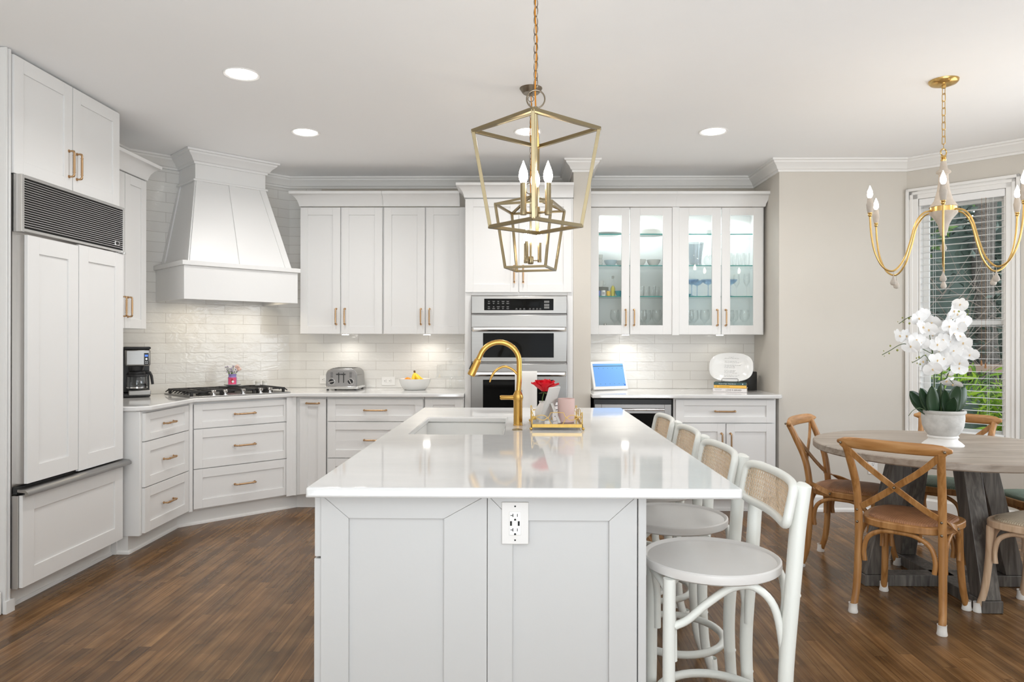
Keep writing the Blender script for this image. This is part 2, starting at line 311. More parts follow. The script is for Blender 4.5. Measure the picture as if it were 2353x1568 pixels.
# ------------------------------------------------------------------ room shell
def wall(name, p0, p1, mat, holes=(), z0=0, z1=2.743, th=.12, ext=(0, 0)):
    p0, p1 = Vector(p0), Vector(p1); L = (p1-p0).length; a = math.atan2(p1.y-p0.y, p1.x-p0.x)
    b = MB(); xs = sorted({-ext[0], L+ext[1]}|{h[0] for h in holes}|{h[1] for h in holes})
    for i in range(len(xs)-1):
        mid = (xs[i]+xs[i+1])/2; hs = [h for h in holes if h[0] < mid < h[1]]
        if hs: b.box(xs[i], xs[i+1], 0, th, z0, hs[0][2]); b.box(xs[i], xs[i+1], 0, th, hs[0][3], z1)
        else: b.box(xs[i], xs[i+1], 0, th, z0, z1)
    o = b.build(name, mat, smooth=False, kind='structure'); o.location = (p0.x, p0.y, 0); o.rotation_euler = (0, 0, a); return o
BX, BY = 2.995, 5.60
E2 = (BX+1.08*.70711, BY-1.08*.70711)
MB().box(-3.3, 4.1, -3.2, 6.5, -.1, 0).build('floor', 'oak_floor', smooth=False, kind='structure')
MB().box(-3.3, 4.1, -3.2, 6.5, 2.743, 2.85).build('ceiling', 'ceiling_paint', smooth=False, kind='structure')
wall('wall_left', (-2.97, 3.42), (-2.97, 5.26), 'wall_paint')
wall('wall_left_front', (-2.525, -3), (-2.525, 3.41), 'wall_paint', th=.5)
wall('wall_corner', (-2.97, 5.26), (-2.03, 6.20), 'wall_paint')
wall('wall_back', (-2.03, 6.20), (2.007, 6.20), 'wall_paint')
MB().box(.402, .541, 5.60, 6.199, 0, 2.743).build('wall_column', 'wall_paint', smooth=False, kind='structure', bevel=.004)
MB().box(2.007, BX+.08, 5.60, 6.32, 0, 2.743).build('wall_right', 'wall_paint', smooth=False, kind='structure', bevel=.004)
wall('wall_bay', (BX, BY), E2, 'wall_paint', [(.085, .65, .62, 2.42)], ext=(0, 0))
wall('wall_bay_side', E2, (E2[0], -3), 'wall_paint', [(.25, 2.2, .62, 2.42)])
wall('wall_rear', (E2[0], -3), (-2.53, -3), 'wall_paint', [(2.6, 3.6, .9, 2.1)])
# crown
CP = [(0, -.095), (.010, -.095), (.012, -.080), (.022, -.074), (.034, -.052), (.058, -.030), (.062, -.018), (.074, -.014), (.076, 0), (0, 0)]
sweep([(-2.97, 3.6), (-2.97, 5.26), (-2.03, 6.20), (.402, 6.20), (.402, 5.60), (.541, 5.60), (.541, 6.20), (2.007, 6.20), (2.007, 5.60), (BX, BY), E2, (E2[0], 1)], CP, 2.742).build('trim_1', 'trim_white', kind='structure', angle=25)
sweep([(2.007, 5.60), (BX, BY), E2, (E2[0], 1)], [(0, 0), (.026, 0), (.024, .018), (.014, .03), (.014, .11), (.006, .125), (0, .125)], 0).build('baseboard_right', 'trim_white', kind='structure', angle=25)
MB().box(-2.525, -2.50, -3, 3.40, 0, .11).build('baseboard_left', 'trim_white', kind='structure', bevel=.004)
# tiled backsplash slabs, each in its wall's frame
def slab(name, p0, rz, rects, mat='subway_tile'):
    b = MB()
    for r in rects: b.box(r[0], r[1], -.010, -.0005, r[2]-.914, r[3]-.914)
    o = b.build(name, mat, smooth=False, kind='structure'); o.location = (*p0, .914); o.rotation_euler = (0, 0, R(rz)); return o
slab('trim_2', (-2.03, 6.20), 0, [(0, .285, .9145, 2.645), (.285, 2.43, .9145, 1.45)])
slab('trim_3', (-2.97, 5.26), 45, [(0, 1.329, .9145, 2.645)])
slab('trim_4', (-2.97, 4.2), 90, [(0, 1.06, .9145, 2.645)])
slab('trim_5', (.541, 6.20), 0, [(0, 1.466, .9145, 1.45)])
# ------------------------------------------------------------------ window in the bay
wroot = thing('window_1', 'white framed window in the angled bay wall', 'window', (BX, BY, 0), -45); wroot['kind'] = 'structure'
b = MB()
for (o_, w_) in ((.0, .022), (.016, .034), (.06, .026)): pass
def casing(b, x0, x1, z0, z1, w=.085):
    for (a, c, d) in ((0, w, .018), (0, .022, .032), (.028, .05, .024)):
        b.box(x0-w+a, x0-w+c, -d, 0, z0, z1+w-a); b.box(x1+w-c, x1+w-a, -d, 0, z0, z1+w-a); b.box(x0-w+a, x1+w-a, -d, 0, z1+w-c, z1+w-a)
casing(b, .085, .65, .60, 2.42); b.box(.0, .735, -.018, 0, .53, .60)
b.build('window_casing', 'trim_white', wroot, bevel=.003)
MB().box(-.01, .745, -.05, .11, .60, .622).build('window_sill', 'trim_white', wroot, bevel=.004)
b = MB(); b.box(.086, .1, 0, .12, .622, 2.42); b.box(.635, .649, 0, .12, .622, 2.42); b.box(.1, .635, 0, .12, 2.405, 2.42)
for z0, z1, y in ((.622, 1.475, .085), (1.45, 2.405, .06)):
    b.box(.1, .141, y, y+.03, z0, z1); b.box(.61, .635, y, y+.03, z0, z1); b.box(.141, .61, y, y+.03, z0, z0+(.05 if z0 < 1 else .03)); b.box(.141, .61, y, y+.03, z1-(.03 if z0 < 1 else .06), z1)
b.build('window_frame', 'trim_white', wroot, bevel=.002)
MB().box(.141, .61, .098, .101, .66, 1.46).box(.141, .61, .073, .076, 1.47, 2.36).build('pane', 'glass_pane', wroot)
bl = thing('window_blind', 'white horizontal slat blind hanging open over the bay window', 'blind', (BX, BY, 0), -45)
MB().box(.09, .645, -.016, .045, 2.365, 2.418).build('headrail', 'blind_white', bl, bevel=.004)
b = MB(); z = 2.34
while z > .68:
    b.add([(.093, -.01, z), (.642, -.01, z), (.642, .015, z+.0012), (.093, .015, z+.0012), (.642, .04, z), (.093, .04, z),
           (.093, -.01, z-.0022), (.642, -.01, z-.0022), (.642, .015, z-.001), (.093, .015, z-.001), (.642, .04, z-.0022), (.093, .04, z-.0022)],
          [(0, 1, 2, 3), (3, 2, 4, 5), (7, 6, 9, 8), (8, 9, 11, 10), (0, 6, 7, 1), (5, 4, 10, 11), (0, 3, 9, 6), (3, 5, 11, 9), (1, 7, 8, 2), (2, 8, 10, 4)]); z -= .0475
b.build('slats', 'blind_white', bl, smooth=False)
b = MB(); b.box(.093, .642, -.01, .04, .640, .655)
b.build('bottom_rail', 'blind_white', bl, bevel=.003)
b = MB()
for x in (.19, .54):
    for y in (-.012, .042): b.cyl((x, y, .65), (x, y, 2.37), .0009, seg=6)
b.cyl((.17, -.02, 1.0), (.17, -.02, 2.37), .001, seg=6); b.cyl((.575, -.02, 1.1), (.575, -.02, 2.37), .001, seg=6)
b.build('ladder_cords', 'blind_white', bl)
b = MB()
for x, z in ((.505, 1.16), (.53, 1.14)): b.lathe([(.001, .03), (.004, .025), (.007, 0), (.006, -.008), (.001, -.01)], (x, -.02, z), 10); b.cyl((x, -.02, z), (x, -.02, 2.37), .0008, seg=5)
b.build('pull_cord', 'chair_oak', bl)
# ------------------------------------------------------------------ cabinets
def pull(b, x, z, L=.128, vert=True, y=-.022, k=1.0):    # bar pull whose door face is y; stands out towards -y
    h = L/2; r = .0052
    A = (lambda t, d: (x, y-d, z+t)) if vert else (lambda t, d: (x+t, y-d, z))
    for sgn in (-1, 1):
        b.cyl(A(sgn*h, 0), A(sgn*h, .004), .0085, seg=12)
        b.tube([A(sgn*h, 0), A(sgn*h, .020), A(sgn*(h-.002), .027), A(sgn*(h-.010), .030)], [.0048, .0055, .0066, .006], 10)
        b.cyl(A(sgn*(h-.022), .030), A(sgn*(h-.026), .030), .0075, seg=12)
    b.cyl(A(-h+.008, .030), A(h-.008, .030), r, seg=12); b.cyl(A(-h+.03, .030), A(h-.03, .030), .0064, seg=12)
def shaker(b, x0, x1, z0, z1, y, fr=.062, th=.02, rec=.008, frz=None):  # front face at y, thickness behind it
    frz = frz or fr
    b.box(x0, x0+fr, y, y+th, z0, z1); b.box(x1-fr, x1, y, y+th, z0, z1)
    b.box(x0+fr, x1-fr, y, y+th, z0, z0+frz); b.box(x0+fr, x1-fr, y, y+th, z1-frz, z1); b.box(x0+fr, x1-fr, y+rec, y+th, z0+frz, z1-frz)
def door(root, x0, x1, z0, z1, y, side=None, name='door', fr=.062, frz=None, hz='low', hl=.128, mat='cabinet_white'):
    b = MB(); shaker(b, x0, x1, z0, z1, y, fr, frz=frz); d = b.build(name, mat, root, bevel=.0012, smooth=False)
    h = MB()
    if side in ('l', 'r'):
        hx = x0+.031 if side == 'l' else x1-.031; zc = z0+.078+hl/2 if hz == 'low' else z1-.075-hl/2
        pull(h, hx, zc, hl, True, y); h.build('handle', 'handle_brass', d)
    elif side == 'c': pull(h, (x0+x1)/2, (z0+z1)/2, hl, False, y); h.build('handle', 'handle_brass', d)
    elif side == 't': pull(h, (x0+x1)/2, z1-.034, hl, False, y); h.build('handle', 'handle_brass', d)
    return d
CC = [(0, 0), (.006, .002), (.010, .022), (.020, .048), (.038, .074), (.060, .090), (.072, .093), (.074, .114), (0, .114)]
# back upper cabinets: local frame = world (faces -y)
def upper(label, x0, x1, z0=1.378, z1=2.43, yf=5.87, ends=(True, False), group=None, doors=None, dep=.30):
    t = thing('wall_cabinet', label, 'cabinet', ((x0+x1)/2, yf, z0), 0, group); c = (x0+x1)/2
    h = z1-z0; b = MB().box(x0-c, x1-c, .021, .021+dep, 0, h); b.build('body', 'cabinet_white', t, bevel=.002, smooth=False)
    for (a, e, s) in doors: door(t, a-c, e-c, .003, h-.006, 0, s)
    return t, c
u1, c1 = upper('white two-door wall cabinet left of the ovens, beside the range hood', -1.832, -1.146, doors=[(-1.830, -1.500, 'r'), (-1.490, -1.153, 'l')])
u2, c2 = upper('white two-door wall cabinet between its twin and the tall oven cabinet', -1.145, -.450, doors=[(-1.137, -.800, 'r'), (-.791, -.455, 'l')])
def crown_on(t, path, z, name='crown_moulding'):
    o = sweep(path, CC, z).build(name, 'cabinet_white', t, angle=25); return o
sweep([(-.343, .33), (-.343, 0), (.343, 0)], CC, 1.053).build('crown_moulding', 'cabinet_white', u1, angle=25)
sweep([(-.3465, 0), (.286, 0)], CC, 1.053).build('crown_moulding', 'cabinet_white', u2, angle=25)
# left upper cabinet, faces +x
lu = thing('wall_cabinet', 'white wall cabinet between the refrigerator and the tiled corner', 'cabinet', (-2.62, 4.67, 1.40), 90)
MB().box(-.275, .275, .021, .345, 0, 1.035).build('body', 'cabinet_white', lu, bevel=.002, smooth=False)
door(lu, -.273, .003, .003, 1.03, 0, 'r'); door(lu, .008, .273, .003, 1.03, 0, 'l')
sweep([(-.275, 0), (.275, 0), (.275, .345)], CC, 1.036).build('crown_moulding', 'cabinet_white', lu, angle=25)
# glass front cabinets
def glass_cab(label, x0, x1, doors, group=None):
    yf, z0, z1 = 5.87, 1.378, 2.425; c = (x0+x1)/2
    t = thing('glass_door_cabinet', label, 'cabinet', (c, yf, z0), 0); h = z1-z0; d = .325
    b = MB(); a, e = x0-c, x1-c
    b.box(a, a+.016, .021, d, 0, h); b.box(e-.016, e, .021, d, 0, h); b.box(a+.016, e-.016, .021, d, 0, .018); b.box(a+.016, e-.016, .021, d, h-.018, h); b.box(a+.016, e-.016, d-.008, d, .018, h-.018)
    b.build('body', 'cabinet_white', t, bevel=.001, smooth=False)
    for (p, q, s, gx0, gx1) in doors:
        p, q, gx0, gx1 = p-c, q-c, gx0-c, gx1-c; b = MB()
        b.box(p, gx0, 0, .02, .003, h-.004); b.box(gx1, q, 0, .02, .003, h-.004); b.box(gx0, gx1, 0, .02, .003, .077); b.box(gx0, gx1, 0, .02, .980, h-.004)
        dd = b.build('door', 'cabinet_white', t, bevel=.0012, smooth=False)
        MB().box(gx0-.004, gx1+.004, .010, .013, .072, .985).build('pane', 'glass_pane', dd)
        hb = MB(); pull(hb, (q-.031) if s == 'r' else (p+.031), .140, .128, True, 0); hb.build('handle', 'handle_brass', dd)
    for z in (.312, .567, .827):
        s_ = MB().box(a+.018, e-.018, .045, d-.010, z, z+.007).build('glass_shelf', 'glass_shelf', t)
        MB().box(a+.018, e-.018, .0435, .045, z-.0005, z+.0075).build('shelf_edge', 'shelf_edge', s_)
    for sx in (-.17, .17):
        L_ = MB().lathe([(.001, 0), (.028, 0), (.028, .006), (.001, .006)], (sx, .17, h-.0245), 16).build('cabinet_light', 'puck_lens', t)
        area('cabinet_light_beam', (sx, .17, h-.027), (0, 0, 0), .05, .05, CABLED_W, (.93, .98, 1), 160, 'DISK', t)
    return t
g1 = glass_cab('white glass-door cabinet next to the column, with bowls and a yellow bottle inside', .543, 1.260, [(.545, .882, 'r', .631, .818), (.889, 1.230, 'l', .969, 1.156)])
g2 = glass_cab('white glass-door cabinet at the alcove end, with blue coupe glasses inside', 1.262, 1.985, [(1.290, 1.630, 'r', 1.368, 1.558), (1.638, 1.970, 'l', 1.706, 1.895)])
MB(T(1.262-.9015, -.008, -.006)).box(-.031, .027, 0, .024, 0, 1.053).build('filler_strip', 'cabinet_white', g1, bevel=.003)
sweep([(-.357, 0), (.3595, 0)], CC, 1.048).build('crown_moulding', 'cabinet_white', g1, angle=25)
sweep([(-.3620, 0), (.3615, 0), (.3615, .325)], CC, 1.048).build('crown_moulding', 'cabinet_white', g2, angle=25)
# tall oven cabinet
ov = thing('oven_cabinet', 'tall white cabinet holding the built-in ovens, two doors above', 'cabinet', (-.023, 5.58, 0))
b = MB(); b.box(-.424, -.375, .02, .61, 0, 2.443); b.box(.378, .424, .02, .61, 0, 2.443); b.box(-.375, .378, .02, .61, 1.680, 2.443); b.box(-.375, .378, .02, .61, 0, .42); b.box(-.375, .378, .56, .61, .42, 1.68)
b.build('body', 'cabinet_white', ov, bevel=.002, smooth=False)
door(ov, -.420, -.006, 1.705, 2.436, 0, 'r'); door(ov, .002, .410, 1.705, 2.436, 0, 'l'); door(ov, -.42, .41, .12, .41, 0, 'c')
sweep([(-.424, .285), (-.424, 0), (.424, 0)], [(o*.9, z*.93) for o, z in CC], 2.444).build('crown_moulding', 'cabinet_white', ov, angle=25)
MB().box(-.42, .42, .02, .6, 2.444, 2.452).build('top_board', 'cabinet_white', ov)
# ovens
on = thing('double_oven', 'stainless steel microwave and wall oven combination built into the tall cabinet', 'oven', (-.0215, 5.56, .45))
MB().box(-.372, .372, .025, .56, .0, 1.225).build('body', 'steel_brushed', on)
cp = MB().box(-.374, .374, -.002, .024, 1.085, 1.227).build('control_panel', 'steel', on, bevel=.006)
sc = MB().box(-.272, .268, -.006, 0, 1.113, 1.203).build('display', 'black_glass', cp, bevel=.003)
b = MB(); random.seed(3)
for x in (-.235, -.198, -.162, -.125, -.088):
    for z in (1.183, 1.168, 1.142, 1.128):
        w = random.uniform(.006, .013); b.box(x-w, x+w, -.0068, -.006, z-.0018, z+.0012); b.box(x-w*.7, x+w*.7, -.0068, -.006, z-.006, z-.0035)
for x in (-.02, .01, .04, .085, .112, .14, .165): b.box(x-.008, x+.008, -.0068, -.006, 1.119, 1.122); b.box(x-.006, x+.006, -.0068, -.006, 1.126, 1.129)
for z in (1.135, 1.155, 1.18): b.box(.195, .235, -.0068, -.006, z-.009, z+.007)
b.build('button_marks', 'ink_dim', sc, smooth=False)
def oven_door(z0, z1, wz0, wz1, hz):
    d = MB().box(-.374, .374, -.012, .022, z0, z1).build('oven_door', 'steel', on, bevel=.006)
    MB().box(-.280, .270, -.0155, -.010, wz0, wz1).build('window', 'black_glass', d, bevel=.004)
    h = MB(); pts = [(-.372, 0), (-.355, -.034), (.355, -.034), (.372, 0)]
    h.loft([[(x, -.012+y*.5, hz+.018), (x, -.012+y-.012, hz+.012), (x, -.012+y-.014, hz-.004), (x, -.012+y*.8, hz-.018)] for x, y in [(-.368, .008), (-.352, -.030), (-.2, -.036), (.2, -.036), (.352, -.030), (.368, .008)]])
    h.build('handle', 'steel_light', d, angle=60)  # paler steel than the door carries the light falling from above
    return d
d1 = oven_door(.708, 1.078, .745, .935, .965)
text('brand_mark', 'LG', .020, 'ink', T(.032, -.0125, .727) @ TXT, d1)
d2 = oven_door(.03, .697, .12, .572, .618)
tw = thing('hand_towel', 'white marble-print hand towel with a monogram hanging on the lower oven handle', 'towel', (.033, 5.50, 1.08))
b = MB(); n = 12; rows = []
prof = [(.030, -.50), (.030, -.3), (.028, -.05), (.026, 0), (.016, .012), (-.004, .012), (-.012, 0), (-.014, -.06), (-.013, -.3), (-.013, -.56)]
rings = []
for i in range(n+1):
    x = -.085+.17*i/n; wv = .004*math.sin(i*1.1)
    rings.append([(x, y+(wv*min(1, abs(z)*3)), z) for y, z in prof]+[(x, y+(wv*min(1, abs(z)*3))+(.003 if y > 0 else -.003)*-1, z-.004) for y, z in prof[::-1]])
b.loft(rings); b.build('towel_cloth', 'towel_cloth', tw, angle=70)
text('monogram', 'I', .15, 'towel_ink', T(-.035, -.0185, -.19) @ TXT, tw, sx=.7)
# base cabinets
def base(label, loc, rz, w, fronts, dep=.60, kick=.0, zt=.882, x0=None, name='base_cabinet', kb=.09, side=None):
    t = thing(name, label, 'cabinet', (*loc, 0), rz); h = w/2
    b = MB(); b.box(-h, h, .021, dep, .11, zt); b.build('body', 'cabinet_white', t, bevel=.002, smooth=False)
    for f in fronts:
        kind, a, e, z0, z1, s = f[:6]
        door(t, a, e, z0, z1, 0, s, name=kind, fr=.062, frz=(.045 if z1-z0 < .2 else .062), hl=(f[6] if len(f) > 6 else .150), hz='high')
    return t
ZD = [(.694, .868), (.408, .688), (.122, .402)]
def stack(a, e, hl=.15): return [('drawer', a, e, z0, z1, 'c', hl) for z0, z1 in ZD]
bl1 = base('white three-drawer base cabinet on the left, beside the refrigerator', (-2.34, 4.69), 90, .62, stack(-.285, .300, .128), dep=.60)
# corner base cabinet on the 45 degree line
n_ = .6152
bc = base('white three-drawer base cabinet set diagonally in the corner under the gas cooktop', (-2.50+n_*.70711, 5.73-n_*.70711), 45, .745, stack(-.369, .372, .150), dep=.55)
bb0 = base('narrow white pull-out base cabinet right of the corner drawers', (-1.650, 5.56), 0, .235, [('door', -.085, .119, .122, .868, 't', .096)], dep=.60)
bb1 = base('wide white three-drawer base cabinet behind the left end of the island', (-1.145, 5.56), 0, .766, stack(-.372, .375, .172), dep=.60)
bb2 = base('white base cabinet against the tall oven cabinet, mostly hidden by the island', (-.605, 5.56), 0, .308, [('drawer', -.150, .146, .694, .868, None), ('door', -.150, .146, .122, .688, None)], dep=.60)
o = MB().poly([(-.03, -.012), (.0, -.012), (.006, -.003), (.014, .006), (.0, .025), (-.03, .02)], .112, .882).build('corner_post', 'cabinet_white', smooth=False); o.location = (-2.34, 5.01, 0); tag(o, 'white corner post between the left drawers and the diagonal drawers', 'trim')
o = MB().poly([(.515, .507), (.527, .520), (.548, .545), (.575, .550), (.575, .57), (.515, .53)], .112, .882).build('corner_post', 'cabinet_white', smooth=False); o.location = (-2.34, 5.01, 0); tag(o, 'white corner post between the diagonal drawers and the narrow pull-out', 'trim')
sweep([(-2.97, 4.385), (-2.435, 4.385), (-2.435, 5.013), (-1.788, 5.66), (-.45, 5.66)], [(-.02, 0), (.014, 0), (.012, .012), (.004, .02), (0, .02), (0, .108), (-.02, .108)], 0).build('baseboard_back', 'kick_white', kind='structure', angle=25)
# right base run
br = base('white base cabinet at the alcove end with a drawer over two doors', (1.569, 5.525), 0, .79, [('drawer', -.379, .378, .696, .872, 'c', .15), ('door', -.379, .003, .122, .688, 'r'), ('door', .010, .378, .122, .688, 'l')], dep=.60)
MB(T(-1.569, -5.525)).box(1.17, 1.99, 5.60, 5.63, 0, .108).box(1.17, 1.99, 5.588, 5.60, 0, .018).build('toe_kick', 'kick_white', br, smooth=False)
wc = thing('wine_cooler', 'under-counter drinks cooler with stainless frame and dark glass door', 'fridge', (.862, 5.525, 0))
MB().box(-.30, .30, .022, .60, .06, .872).build('body', 'black_plastic', wc)
b = MB(); b.box(-.297, -.245, 0, .03, .10, .835); b.box(.24, .292, 0, .03, .10, .835); b.box(-.245, .24, 0, .03, .765, .835); b.box(-.245, .24, 0, .03, .10, .15)
dr = b.build('door', 'steel_brushed', wc, bevel=.002, smooth=False)
MB().box(-.245, .24, .006, .02, .15, .765).build('pane', 'black_glass', dr)
h = MB(); h.cyl((-.232, -.035, .797), (.234, -.035, .797), .0075, seg=14)
for x in (-.2, .2): h.cyl((x, 0, .797), (x, -.035, .797), .005, seg=8)
h.build('handle', 'chrome', dr)
MB().box(-.3, .3, .0, .024, .015, .09).build('vent_grille', 'steel_brushed', wc)
# countertops
def counter(name, label, pts, z0=.884, z1=.914, bevel=.007, th=True):
    o = MB().poly(pts, z0, z1).build(name, 'quartz', bevel=bevel, smooth=True, angle=30); o.modifiers['bevel'].segments = 4; return tag(o, label, 'countertop')
counter('countertop', 'white quartz worktop running around the corner from refrigerator to oven cabinet', [(-2.958, 4.36), (-2.375, 4.36), (-2.31, 4.425), (-2.31, 5.01), (-1.79, 5.53), (-.449, 5.53), (-.449, 6.188), (-2.035, 6.188), (-2.958, 5.265)])
counter('countertop', 'white quartz worktop in the alcove under the glass-door cabinets', [(.543, 5.49), (1.972, 5.49), (2.004, 5.52), (2.004, 6.188), (.543, 6.188)])
# ------------------------------------------------------------------ range hood on the diagonal
hd = thing('range_hood', 'white painted tapered range hood reaching the ceiling over the cooktop', 'range hood', (-2.50, 5.73, 1.617), 45)
Z = -1.617
b = MB(); b.box(-.433, .433, -.6, -.585, 0, .24); b.box(-.433, -.418, -.585, -.012, 0, .24); b.box(.418, .433, -.585, -.012, 0, .24); b.box(-.418, .418, -.585, -.012, .21, .24)
b.build('mantle', 'cabinet_white', hd, bevel=.002, smooth=False)
MB().box(-.449, .449, -.617, -.012, .2405, .274).build('mantle_shelf', 'cabinet_white', hd, bevel=.003)
zb, zt = .2745, 2.515+Z
def fr(t_): # front plane interpolation
    return (-.388+(.388-.262)*t_, .384-(.384-.275)*t_, -.575+(.575-.358)*t_, zb+(zt-zb)*t_)
b = MB(); x0, x1, y, z = fr(0); X0, X1, Y, Zt = fr(1)
b.loft([[(x0, -.012, z), (x1, -.012, z), (x1, y, z), (x0, y, z)], [(X0, -.012, Zt), (X1, -.012, Zt), (X1, Y, Zt), (X0, Y, Zt)]]); b.build('tapered_body', 'cabinet_white', hd, smooth=False)
b = MB()
def strip(u0, u1, v0, v1, o=.010): # u fraction along width at bottom/top
    def pt(u, t_, oo): a, c, yy, zz = fr(t_); return (a+(c-a)*u, yy-oo, zz)
    b.loft([[pt(u0, 0, 0), pt(u1, 0, 0), pt(u1, 0, o), pt(u0, 0, o)], [pt(v0, 1, 0), pt(v1, 1, 0), pt(v1, 1, o), pt(v0, 1, o)]])
strip(0, .06, 0, .085); strip(.47, .53, .455, .545); strip(.94, 1, .915, 1)
for sg in (0, 1):
    def sp(t_, f, o): a, c, yy, zz = fr(t_); return ((a-o) if sg == 0 else (c+o), yy+( -.012-yy)*f, zz)
    for f0, f1 in ((0, .10), (.88, 1)): b.loft([[sp(0, f0, 0), sp(0, f1, 0), sp(0, f1, .009), sp(0, f0, .009)], [sp(1, f0, 0), sp(1, f1, 0), sp(1, f1, .009), sp(1, f0, .009)]])
b.build('trim_strips', 'cabinet_white', hd, smooth=False)
MB().box(-.283, .296, -.367, -.012, zt, zt+.016).build('ledge', 'cabinet_white', hd, bevel=.003)
MB().box(-.263, .285, -.345, -.012, zt+.0165, 2.741+Z).build('chimney', 'cabinet_white', hd, bevel=.002)
sweep([(-.263, -.02), (-.263, -.345), (.285, -.345), (.285, -.02)][::1], [(o*1.12, z*1.0) for o, z in CP], 2.741+Z).build('crown_moulding', 'cabinet_white', hd, angle=25)
MB().box(-.28, .33, -.50, -.09, .08, .2).build('vent_insert', 'steel', hd, bevel=.004)
MB().box(-.25, .30, -.47, -.12, .072, .08).build('filter', 'fridge_steel', hd)
for sx in (-.2, .25):
    MB().lathe([(.001, 0), (.025, 0), (.025, .004), (.001, .004)], (sx, -.30, .067), 14).build('hood_lamp', 'puck_lens', hd)
    area('hood_lamp_beam', (sx, -.30, .064), (0, 0, 0), .06, .06, HOOD_W, (1, .86, .62), 160, 'DISK', hd)
# under-cabinet pucks
for px, par, pz in ((-1.49, u1, 1), (-.80, u2, 1), (.87, g1, 1), (1.66, g2, 0)):
    c_ = par.location
    MB().lathe([(.001, 0), (.026, 0), (.030, -.006), (.001, -.006)], (px-c_.x, .14, 0), 18).build('puck_light', 'puck_lens', par)
    area('puck_beam', (px-c_.x, .14, -.009), (0, 0, 0), .05, .05, PUCK_W*(1 if pz else .25), (1, .95, .86), 150, 'DISK', par)
# ------------------------------------------------------------------ refrigerator and its enclosure
fe = thing('refrigerator_enclosure', 'white two-door cupboard and side panels framing the built-in refrigerator', 'cabinet', (-2.485, 3.915, 0), 90)
b = MB(); b.box(-.505, -.463, .012, .47, 0, 2.738); b.box(-.463, .463, .021, .47, 2.150, 2.73); b.box(.447, .466, .012, .47, 0, 2.73); b.box(-.463, .447, .045, .47, .0, .10)
b.build('body', 'cabinet_white', fe, bevel=.002, smooth=False)
b = MB(); b.box(-.505, -.497, .004, .012, 0, 2.738); b.box(-.485, -.473, .004, .012, 0, 2.738); b.box(-.512, -.455, -.006, .012, 0, .06); b.box(-.46, .465, .034, .045, 0, .02); b.build('pilaster_beads', 'cabinet_white', fe, smooth=False)
door(fe, -.459, -.004, 2.142, 2.722, 0, 'r', fr=.07, hl=.14, hz='low'); door(fe, .003, .458, 2.142, 2.722, 0, 'l', fr=.07, hl=.14, hz='low')
rf = thing('refrigerator', 'built-in refrigerator with white panelled doors and dark louvred grille on top', 'refrigerator', (-2.44, 3.915, 0), 90)
MB().box(-.455, .445, .055, .515, .105, 2.135).build('body', 'fridge_steel', rf)
gr = MB().box(-.452, .444, .030, .054, 1.862, 2.135).build('grille_backing', 'matte_dark', rf)
b = MB(); zz = 1.885
while zz < 2.118: b.add([(-.435, .012, zz+.0035), (.43, .012, zz+.0035), (.43, .012, zz), (-.435, .012, zz), (-.435, .032, zz+.009), (.43, .032, zz+.009), (.43, .032, zz+.005), (-.435, .032, zz+.005)], [(0, 1, 2, 3), (0, 4, 5, 1), (3, 2, 6, 7), (4, 7, 6, 5), (0, 3, 7, 4), (1, 5, 6, 2)]); zz += .0118
b.build('louvres', 'steel_light', rf, smooth=False)
b = MB(); b.box(-.455, -.436, .008, .05, 1.855, 2.138); b.box(.431, .447, .008, .05, 1.855, 2.138); b.box(-.436, .431, .008, .05, 2.122, 2.138); b.box(-.436, .431, .014, .05, 1.86, 1.874); b.build('grille_frame', 'steel_light', rf, bevel=.001, smooth=False)
bd = MB().box(.345, .392, .006, .014, 1.895, 1.925).build('badge', 'chrome', rf, bevel=.002)
MB().lathe([(.001, 0), (.010, 0), (.010, .001), (.001, .001)], (0, 0, 0), 14, 1.7, 1).build('badge_oval', 'matte_dark', bd).matrix_local = T(.3685, .006, 1.91, 0, 90)
def fridge_door(x0, x1, z0, z1):
    b = MB(); shaker(b, x0, x1, z0, z1, 0, .085, .018); d = b.build('door', 'cabinet_white', rf, bevel=.0012, smooth=False); return d
fd = fridge_door(-.424, -.020, .612, 1.842); MB().box(-.424, -.424+.012, .019, .056, .612, 1.842).box(-.412, -.022, .019, .05, .612, 1.842).build('door_core', 'fridge_steel', fd)
fd = fridge_door(-.014, .422, .600, 1.850); MB().box(-.014, .422, .019, .05, .612, 1.842).build('door_core', 'steel_brushed', fd)
fz = MB(); shaker(fz, -.457, .422, .108, .560, 0, .085, .018); fz = fz.build('freezer_drawer', 'cabinet_white', rf, bevel=.0012, smooth=False); MB().box(-.465, .422, .019, .05, .105, .56).build('drawer_core', 'fridge_steel', fz)
b = MB(); pr = [(.018, .0), (-.022, -.004), (-.036, -.016), (-.036, -.030), (-.024, -.036), (-.016, -.026), (-.022, -.018), (.018, -.012)]
b.poly([(y, .592+z) for y, z in pr], -.47, .452, 'x'); b.build('handle', 'steel', fz, angle=60)
MB().box(-.455, .440, .03, .05, .565, .600).build('door_gap', 'matte_dark', rf)
b = MB(); b.box(.36, .432, -.008, .03, 1.852, 1.858); b.box(.415, .432, -.012, .03, 1.850, 1.862); b.build('hinge', 'chrome', rf, bevel=.002)
MB().box(-.44, .44, .085, .095, .02, .10).build('kick_plate', 'kick_white', rf)
